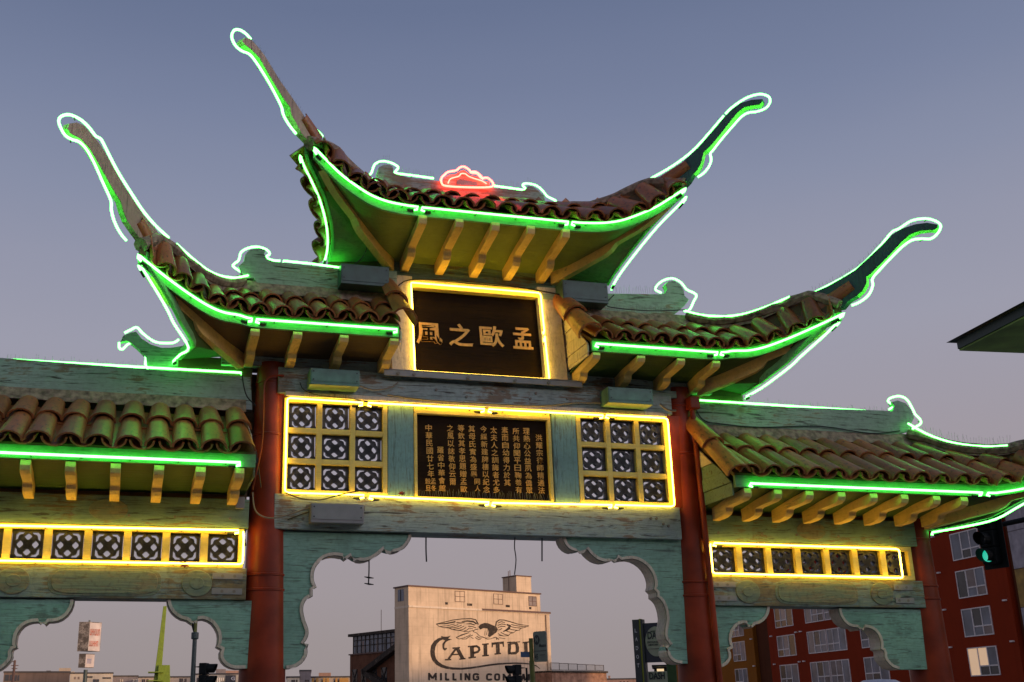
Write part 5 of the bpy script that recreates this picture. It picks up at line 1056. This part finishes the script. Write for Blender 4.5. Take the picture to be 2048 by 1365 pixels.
# lime green pylon
D = 70; u = vdir((325, 1300), D); bk_ = V((-u.y, u.x, 0)); c = ground_pt((322, 1300), D)
py = thing('green_pylon', c, 'tall lime green tapered fin on a lime green block', 'pylon'); zz = lambda y: far((322, y), D).z
X_ = lambda px: (far((px, 1300), D)-far((322, 1300), D)).dot(u)
mb = MB(); b1, b2, t1, t2 = c+u*X_(302), c+u*X_(322.5), c+u*X_(321.5), c+u*X_(328.5)
mb.hexa([b1, b2, b2+bk_*0.5, b1+bk_*0.5, t1+V((0, 0, zz(1212))), t2+V((0, 0, zz(1212))), t2+bk_*0.4+V((0, 0, zz(1212))), t1+bk_*0.4+V((0, 0, zz(1212)))]); mb.build('fin', M['lime'], py, bevel=0.02)
mb = MB(); b1, b2, t1, t2 = c+u*X_(318)-bk_*0.3, c+u*X_(352)-bk_*0.3, c+u*X_(319)-bk_*0.3, c+u*X_(341.5)-bk_*0.3
mb.hexa([b1, b2, b2+bk_*1.2, b1+bk_*1.2, t1+V((0, 0, zz(1331))), t2+V((0, 0, zz(1331))), t2+bk_*1.2+V((0, 0, zz(1331))), t1+bk_*1.2+V((0, 0, zz(1331)))]); mb.build('block', M['lime'], py, bevel=0.02)
for yy_ in (1346, 1363):
    mb = MB(); mb.obox(c+u*X_(299)-bk_*0.5+V((0, 0, zz(yy_))), u*(X_(330)-X_(299)), bk_*1.6, V((0, 0, 0.05))); mb.build('shelf_plate', M['lime'], py)
# street lamp pole with a signal on it
D = 32; u = vdir((388, 1300), D); c = ground_pt((388.5, 1300), D); zz = lambda y: far((388, y), D).z
lp = thing('street_lamp_pole', c, 'dark street lamp pole with clamp behind the left wing arch', 'lamp pole')
mb = MB(); mb.tube([c, c+V((0, 0, zz(1272)))], [0.085, 0.058], 12); mb.build('pole', M['pole'], lp, smooth=True)
mb = MB(); mb.tube([c+V((0, 0, zz(1279))), c+V((0, 0, zz(1277.5))), c+V((0, 0, zz(1266))), c+V((0, 0, zz(1265)))], [0.08, 0.10, 0.10, 0.085], 12); mb.build('clamp', M['pole'], lp, smooth=True)
mb = MB(); mb.tube([c+V((0, 0, zz(1268))), c+u*0.0+V((0, 0, zz(1140)))], 0.05, 10); mb.build('upper_pole', M['olive'], lp, smooth=True)
mb = MB(); mb.tube([c+V((0, 0, zz(1268))), c-u*0.10+V((0, 0, zz(1245))), c-u*0.5+V((0, 0, zz(1170)))], 0.035, 8); mb.build('arm', M['black'], lp, smooth=True)
def signal(nm, label, c, u, z0, D_, facing, lit=None, visor=0.26, back_=True, pole=True, size=1.0, group=None):
    """three-lamp traffic signal; facing: horizontal unit vector the lamps look along"""
    r = thing(nm, V((c.x, c.y, 0)), label, 'traffic signal', group); f = V(facing).normalized(); sd_ = V((-f.y, f.x, 0)); w_ = 0.17*size; h = 0.36*size
    for k in range(3):
        zc_ = z0-k*h
        mb = MB(); mb.obox(V((c.x, c.y, zc_-h*0.49))-sd_*w_-f*0.1, sd_*2*w_, f*0.2, V((0, 0, h*0.97))); hs = mb.build('lamp_housing', M['black'], r, bevel=0.02)
        mb = MB(); n_ = 14; o = V((c.x, c.y, zc_))+f*0.1; rr = 0.145*size
        rim = [o+sd_*rr*math.cos(a_)+V((0, 0, rr*math.sin(a_))) for a_ in [math.radians(-60+300*i/n_) for i in range(n_+1)]]
        mb.sheet(rim, [p_+f*visor*(0.6+0.4*(p_.z-zc_+rr)/(2*rr)) for p_ in rim], None); mb.build('visor', M['black'], hs)
        mb = MB(); mb.tube([o-f*0.01, o+f*0.015, o+f*0.04], [rr*0.95, rr*0.93, rr*0.5], 18); mb.build('lens', M['sig_green'] if lit == k else M['glass'], hs, smooth=True)
    if back_:
        mb = MB(); mb.obox(V((c.x, c.y, z0-2*h-h*0.75))-sd_*w_*1.75-f*0.13, sd_*w_*3.5, f*0.02, V((0, 0, h*3.5))); mb.build('backplate', M['black'], r)
    if pole:
        mb = MB(); pb = c-f*0.3; mb.tube([V((pb.x, pb.y, 0)), V((pb.x, pb.y, z0+0.05)), V((c.x, c.y, z0+0.05))-f*0.05], 0.03, 8); mb.build('mount', M['black'], r)
    return r
M['sig_green'] = emit('green signal lens', (0.0, 0.85, 0.55), 0.6)
c = far((408.5, 1330), D); signal('traffic_signal', 'black traffic signal hung beside the dark lamp pole', c, u, far((408, 1338), D).z, D, u*0.85-V((-u.y, u.x, 0))*0.3, back_=False, size=0.85)
mb = MB(); p0 = c+V((0, 0, 0)); 
D = 35; u2 = vdir((1030, 1345), D); c = far((1034, 1345), D); signal('traffic_signal', 'black traffic signal in front of the milling mural', c, u2, far((1034, 1340), D).z, D, -u2*0.85-V((-u2.y, u2.x, 0))*0.3, back_=False, size=0.85)
# right hand signal, lit green, with its mast arm
D = 28; u3 = vdir((1970, 1095), D); b3 = V((-u3.y, u3.x, 0)); c = far((1976, 1070), D)
sr = signal('traffic_signal', 'large traffic signal on a mast arm showing a green lamp', c, u3, far((1976, 1045), D).z, D, -u3*0.62-b3*0.78, lit=2, pole=False, size=1.0)
mb = MB(); a_ = c+b3*0.2+V((0, 0, 0.18)); e_ = far((2048, 1040), D+0.6); d_ = (e_-a_); pe = a_+d_*4.2
mb.tube([a_, pe], [0.05, 0.09], 10); mb.build('mast_arm', M['black'], sr, smooth=True)
mb = MB(); mb.tube([V((pe.x, pe.y, 0)), V((pe.x, pe.y, pe.z+0.3))], [0.14, 0.10], 12); mb.build('pole', M['black'], sr, smooth=True)
# bus stop sign
D = 26; u = vdir((1070, 1300), D); bk_ = V((-u.y, u.x, 0)); c = ground_pt((1062.5, 1300), D); zz = lambda y: far((1064, y), D).z
bs = thing('bus_stop_sign', c, 'grey green Metro bus stop sign on an olive post', 'bus stop sign')
mb = MB(); mb.tube([c+u*0.03, c+V((0, 0, zz(1322)))], 0.058, 10); mb.build('post', M['olive'], bs, smooth=True)
mb = MB(); mb.tube([c+V((0, 0, zz(1326))), c+V((0, 0, zz(1277)))], 0.046, 10); mb.build('post_sleeve', M['olive'], bs, smooth=True)
M['metro'] = plain('grey green sign face', (0.17, 0.19, 0.14), rough=0.5, var=0.1); M['metrodk'] = plain('dark sign print', (0.03, 0.035, 0.03), rough=0.6)
md = (u*0.80+bk_*(-0.60)).normalized(); mo = c+u*0.05
MF = frameplane(V((mo.x, mo.y, 0)), md, V((md.y, -md.x, 0)))
lo, hi = zz(1325), zz(1262); pts = []
wS = 0.36
for cx_, cz_, a0 in ((wS-0.05, hi-0.02-0.05, 0), (0.05, hi-0.05-0.02, 90), (0.05, lo+0.05, 180), (wS-0.05, lo+0.05, 270)):
    for k in range(5): a_ = math.radians(a0+k*22.5); pts.append(MF(cx_+0.05*math.cos(a_), cz_+0.05*math.sin(a_), 0.0))
mb = MB(); mb.poly(pts, V((md.y, -md.x, 0))*-0.02); pn = mb.build('sign_plate', M['metro'], bs)
hgt = hi-lo
ring = [MF(0.10+0.075*math.cos(a_), hi-0.20+0.105*math.sin(a_), 0.004) for a_ in [2*math.pi*k/24 for k in range(24)]]
mb = MB(); mb.poly(ring, V((md.y, -md.x, 0))*0.003); mb.build('logo_disc', M['metrodk'], pn)
def mtxt(s_, a, z, w_, h_, mat, par, d=0.008): glyph('lettering', s_, M[mat], MF(a, z, d), md*w_, V((0, 0, h_)), 0.003, par, offset=0.012)
mtxt('M', 0.065, hi-0.25, 0.07, 0.10, 'metro', pn); mtxt('Metro', 0.16, hi-0.36, 0.18, 0.075, 'metrodk', pn, 0.003); mtxt('45', 0.03, lo+0.05, 0.09, 0.12, 'metrodk', pn, 0.003)
mb = MB(); fbox(mb, MF, 0.02, wS-0.02, lo+0.225, lo+0.237, 0.002, 0.005); mb.build('print_line', M['metrodk'], pn)
mb = MB(); fbox(mb, MF, 0.16, wS-0.05, lo+0.14, lo+0.15, 0.002, 0.005); mb.build('print_line', M['metrodk'], pn)
# small blue sign plate on the same post
so = c-u*0.05; sdv = (-u*0.9-bk_*0.43).normalized(); NF = frameplane(V((so.x, so.y, 0)), sdv, V((-sdv.y, sdv.x, 0)))
mb = MB(); fbox(mb, NF, 0.0, 0.20, zz(1315), zz(1304), -0.01, 0.01); mb.build('blue_plate', plain('blue sign face', (0.05, 0.09, 0.16), rough=0.5), bs)
# DASH stop totem
D = 20; u = vdir((1285, 1300), D); bk_ = V((-u.y, u.x, 0)); zz = lambda y: far((1285, y), D).z
c = ground_pt((1277.5, 1300), D); X_ = lambda px, y=1300: (far((px, y), D)-far((1277.5, y), D)).dot(u)
td = thing('bus_stop_totem', c, 'slim dark LADOT totem with round DASH sign beside the right main pillar', 'bus stop sign')
M['totem'] = plain('charcoal totem', (0.035, 0.04, 0.036), rough=0.45); M['totemedge'] = plain('yellow green totem edge', (0.30, 0.30, 0.02), rough=0.5); M['disc'] = plain('pale green sign disc', (0.36, 0.37, 0.24), rough=0.5, var=0.1); M['navy'] = plain('navy sign panel', (0.02, 0.025, 0.04), rough=0.4)
fd = (u*0.93+bk_*(-0.36)).normalized(); TF = frameplane(V((c.x, c.y, 0)), fd, V((fd.y, -fd.x, 0)))
ztp = zz(1239)
mb = MB(); fbox(mb, TF, -0.085, 0.03, 0, ztp, -0.10, 0.0); bl = mb.build('blade', M['totem'], td)
mb = MB(); fbox(mb, TF, 0.031, 0.062, 0, ztp+0.01, -0.09, -0.01); mb.build('edge_strip', M['totemedge'], td)
mb = MB(); fbox(mb, TF, 0.063, 0.10, 0, ztp, -0.10, 0.0); mb.build('blade_post', M['totem'], td)
for k, ch in enumerate('LADOT'):
    z_ = zz(1265+k*17.6); glyph('letter', ch, M['whiteframe'], TF(-0.048, z_, 0.002), fd*0.042, V((0, 0, 0.062)), 0.003, bl)
dd_ = 0.10
mb = MB(); fbox(mb, TF, 0.101, 0.47, zz(1326), zz(1247), -0.06, -0.03); pnl = mb.build('sign_panel', M['navy'], td)
dc = TF(0.305, (zz(1255)+zz(1314))/2, -0.026); R_ = (zz(1255)-zz(1315))/2
mb = MB(); mb.poly([dc+fd*(0.185*math.cos(a_))+V((0, 0, R_*math.sin(a_))) for a_ in [2*math.pi*k/40 for k in range(40)]], V((fd.y, -fd.x, 0))*0.006); ds = mb.build('sign_disc', M['disc'], pnl)
def ttxt(s_, a, z, w_, h_, mat, par, off=0.015): glyph('lettering', s_, M[mat], TF(a, z, -0.018), fd*w_, V((0, 0, h_)), 0.003, par, offset=off)
ttxt('LADOT', 0.22, dc.z+R_*0.62, 0.09, 0.03, 'metrodk', ds, 0.0); ttxt('DASH', 0.165, dc.z+R_*0.16, 0.29, 0.125, 'metrodk', ds, 0.03)
ttxt('LINCOLN HEIGHTS', 0.155, dc.z-R_*0.10, 0.28, 0.03, 'metrodk', ds, 0.0); ttxt('CHINATOWN', 0.165, dc.z-R_*0.28, 0.17, 0.03, 'metrodk', ds, 0.0)
mb = MB(); fbox(mb, TF, 0.16, 0.42, dc.z-R_*0.50, dc.z-R_*0.47, -0.019, -0.016); mb.build('print_line', M['metrodk'], ds)
mb = MB(); fbox(mb, TF, 0.12, 0.47, zz(1368), zz(1344), -0.06, -0.03); p2 = mb.build('sign_panel', M['disc'], td); ttxt('DASH', 0.145, zz(1360), 0.27, 0.115, 'metrodk', p2, 0.03)
# lit shelter and green post behind the totem
D = 24; u = vdir((1325, 1350), D); bk_ = V((-u.y, u.x, 0)); zz = lambda y: far((1325, y), D).z; c = ground_pt((1326, 1350), D)
sh = thing('bus_shelter', c, 'bus shelter with a glowing warm panel under a thin dark roof', 'bus shelter')
P_ = lambda px: c+u*((far((px, 1350), D)-far((1326, 1350), D)).dot(u))
mb = MB(); a_ = P_(1314.5); mb.obox(a_+V((0, 0, 0.3)), P_(1328.5)-a_, bk_*0.12, V((0, 0, zz(1338)-0.3))); mb.build('light_panel', emit('warm backlit panel', (1.0, 0.72, 0.38), 0.9), sh)
mb = MB(); a_ = P_(1305)-bk_*0.4+V((0, 0, zz(1334.5))); mb.obox(a_, P_(1336)-P_(1305), bk_*1.6, V((0, 0, 0.03))); mb.build('roof', M['black'], sh)
for px in (1312, 1332):
    mb = MB(); mb.tube([P_(px)+bk_*0.3, P_(px)+bk_*0.3+V((0, 0, zz(1335)))], 0.035, 8); mb.build('post', M['black'], sh)
D = 18; c = ground_pt((1344, 1350), D); gp = thing('green_post', c, 'square green post standing behind the right corner bracket', 'post')
u = vdir((1344, 1350), D); bk_ = V((-u.y, u.x, 0)); mb = MB(); mb.obox(c-u*0.07, u*0.14, bk_*0.14, V((0, 0, far((1344, 1328), D).z))); mb.build('post', plain('dark green post paint', (0.05, 0.10, 0.03), rough=0.5), gp, bevel=0.01)
mb = MB(); mb.obox(c-u*0.08-bk_*0.01+V((0, 0, far((1344, 1328), D).z)), u*0.16, bk_*0.16, V((0, 0, 0.03))); mb.build('post_cap', M['black'], gp)
# utility pole far left
D = 150; c = ground_pt((28, 1340), D); u = vdir((28, 1340), D); zt = far((28, 1321), D).z
up_ = thing('utility_pole', c, 'thin utility pole with short cross arms on the far skyline', 'utility pole')
mb = MB(); mb.tube([c, c+V((0, 0, zt))], [0.22, 0.14], 8); mb.build('pole', M['capdark'], up_)
for z_, l_ in ((-0.15, 0.55), (-0.6, 0.4), (-0.95, 0.3)):
    mb = MB(); mb.obox(c-u*l_+V((0, 0, zt+z_-0.05)), u*l_*(2 if z_ < -.3 else 1.1), V((0.06, 0.06, 0)), V((0, 0, 0.09))); mb.build('cross_arm', M['capdark'], up_)
# silver van
D = 40; u = vdir((1764, 1400), D); bk_ = V((-u.y, u.x, 0)); c = ground_pt((1764, 1400), D); zt = far((1764, 1358.5), D).z
vn = thing('parked_van', c+bk_*2.4, 'silver van with a rounded roof parked below the right wing arch', 'van')
def vsec(w_, z_): return [(-w_, z_)]
hw = 0.62; prof = [(-0.98, 0.35), (-1.0, 0.9), (-0.95, 1.2), (-0.80, zt-0.42), (-0.66, zt-0.10), (-0.48, zt-0.01), (0, zt+0.02), (0.48, zt-0.01), (0.66, zt-0.10), (0.80, zt-0.42), (0.95, 1.2), (1.0, 0.9), (0.98, 0.35)]
mb = MB(); secs = [(0.0, 0.55, 0.55), (0.35, 0.9, 0.85), (0.9, 1.0, 1.0), (4.6, 1.0, 1.0), (4.85, 0.97, 0.97)]
for yy_, sw, sh_ in secs:
    for x_, z_ in prof: mb.v.append(c+u*x_*(0.9+0.1*sw)+bk_*yy_+V((0, 0, z_ if z_ < 1.0 else 1.0+(z_-1.0)*sh_)))
np_ = len(prof)
for i in range(len(secs)-1):
    for k in range(np_-1): mb.f.append([i*np_+k, i*np_+k+1, (i+1)*np_+k+1, (i+1)*np_+k])
    mb.f.append([i*np_+np_-1, i*np_, (i+1)*np_, (i+1)*np_+np_-1])
mb.f.append(list(range(np_))[::-1]); mb.f.append([(len(secs)-1)*np_+k for k in range(np_)])
mb.build('body', plain('silver van paint', (0.42, 0.42, 0.44), rough=0.3, metal=0.3, var=0.05), vn, smooth=True)
mb = MB(); mb.poly([c+u*x_-bk_*0.02+bk_*o_+V((0, 0, z_)) for x_, z_, o_ in ((-0.82, 1.25, 0.0), (0.82, 1.25, 0.0), (0.60, zt-0.55, 0.12), (-0.60, zt-0.55, 0.12))], bk_*0.03); mb.build('windshield', M['glass'], vn)
for sx_ in (-1, 1):
    mb = MB(); mb.obox(c+u*sx_*0.72-u*0.14-bk_*0.03+V((0, 0, 0.75)), u*0.28, bk_*0.06, V((0, 0, 0.16))); mb.build('headlight', M['whiteframe'], vn, bevel=0.02)
    for yy_ in (0.85, 3.8):
        wc = c+u*sx_*0.9+bk_*yy_+V((0, 0, 0.34)); mb = MB(); mb.tube([wc-u*0.11, wc+u*0.11], 0.34, 20); wl = mb.build('wheel', M['black'], vn)
        mb = MB(); mb.tube([wc-u*0.12, wc+u*0.12], 0.2, 12); mb.build('rim', M['metal'], wl)
# long unseen building added behind the viewer; keeps the low sun off the gate
bb = thing('sun_blocker_building', (5, -37, 0), 'unseen long plain stucco building added behind the viewer to shade the gate', 'building')
mb = MB(); mb.box(-60, 90, -44, -32, 0, 14.0); mb.build('wall', SH['tan'], bb)
mb = MB(); mb.box(-60.3, 90.3, -44.3, -31.7, 14.0, 14.4); mb.build('parapet', SH['brown'], bb)
for i in range(26):
    for j in range(3):
        mb = MB(); mb.box(-56+i*5, -53.6+i*5, -32.0, -31.9, 1.5+j*4.2, 3.9+j*4.2); mb.build('window', M['glass'], bb)
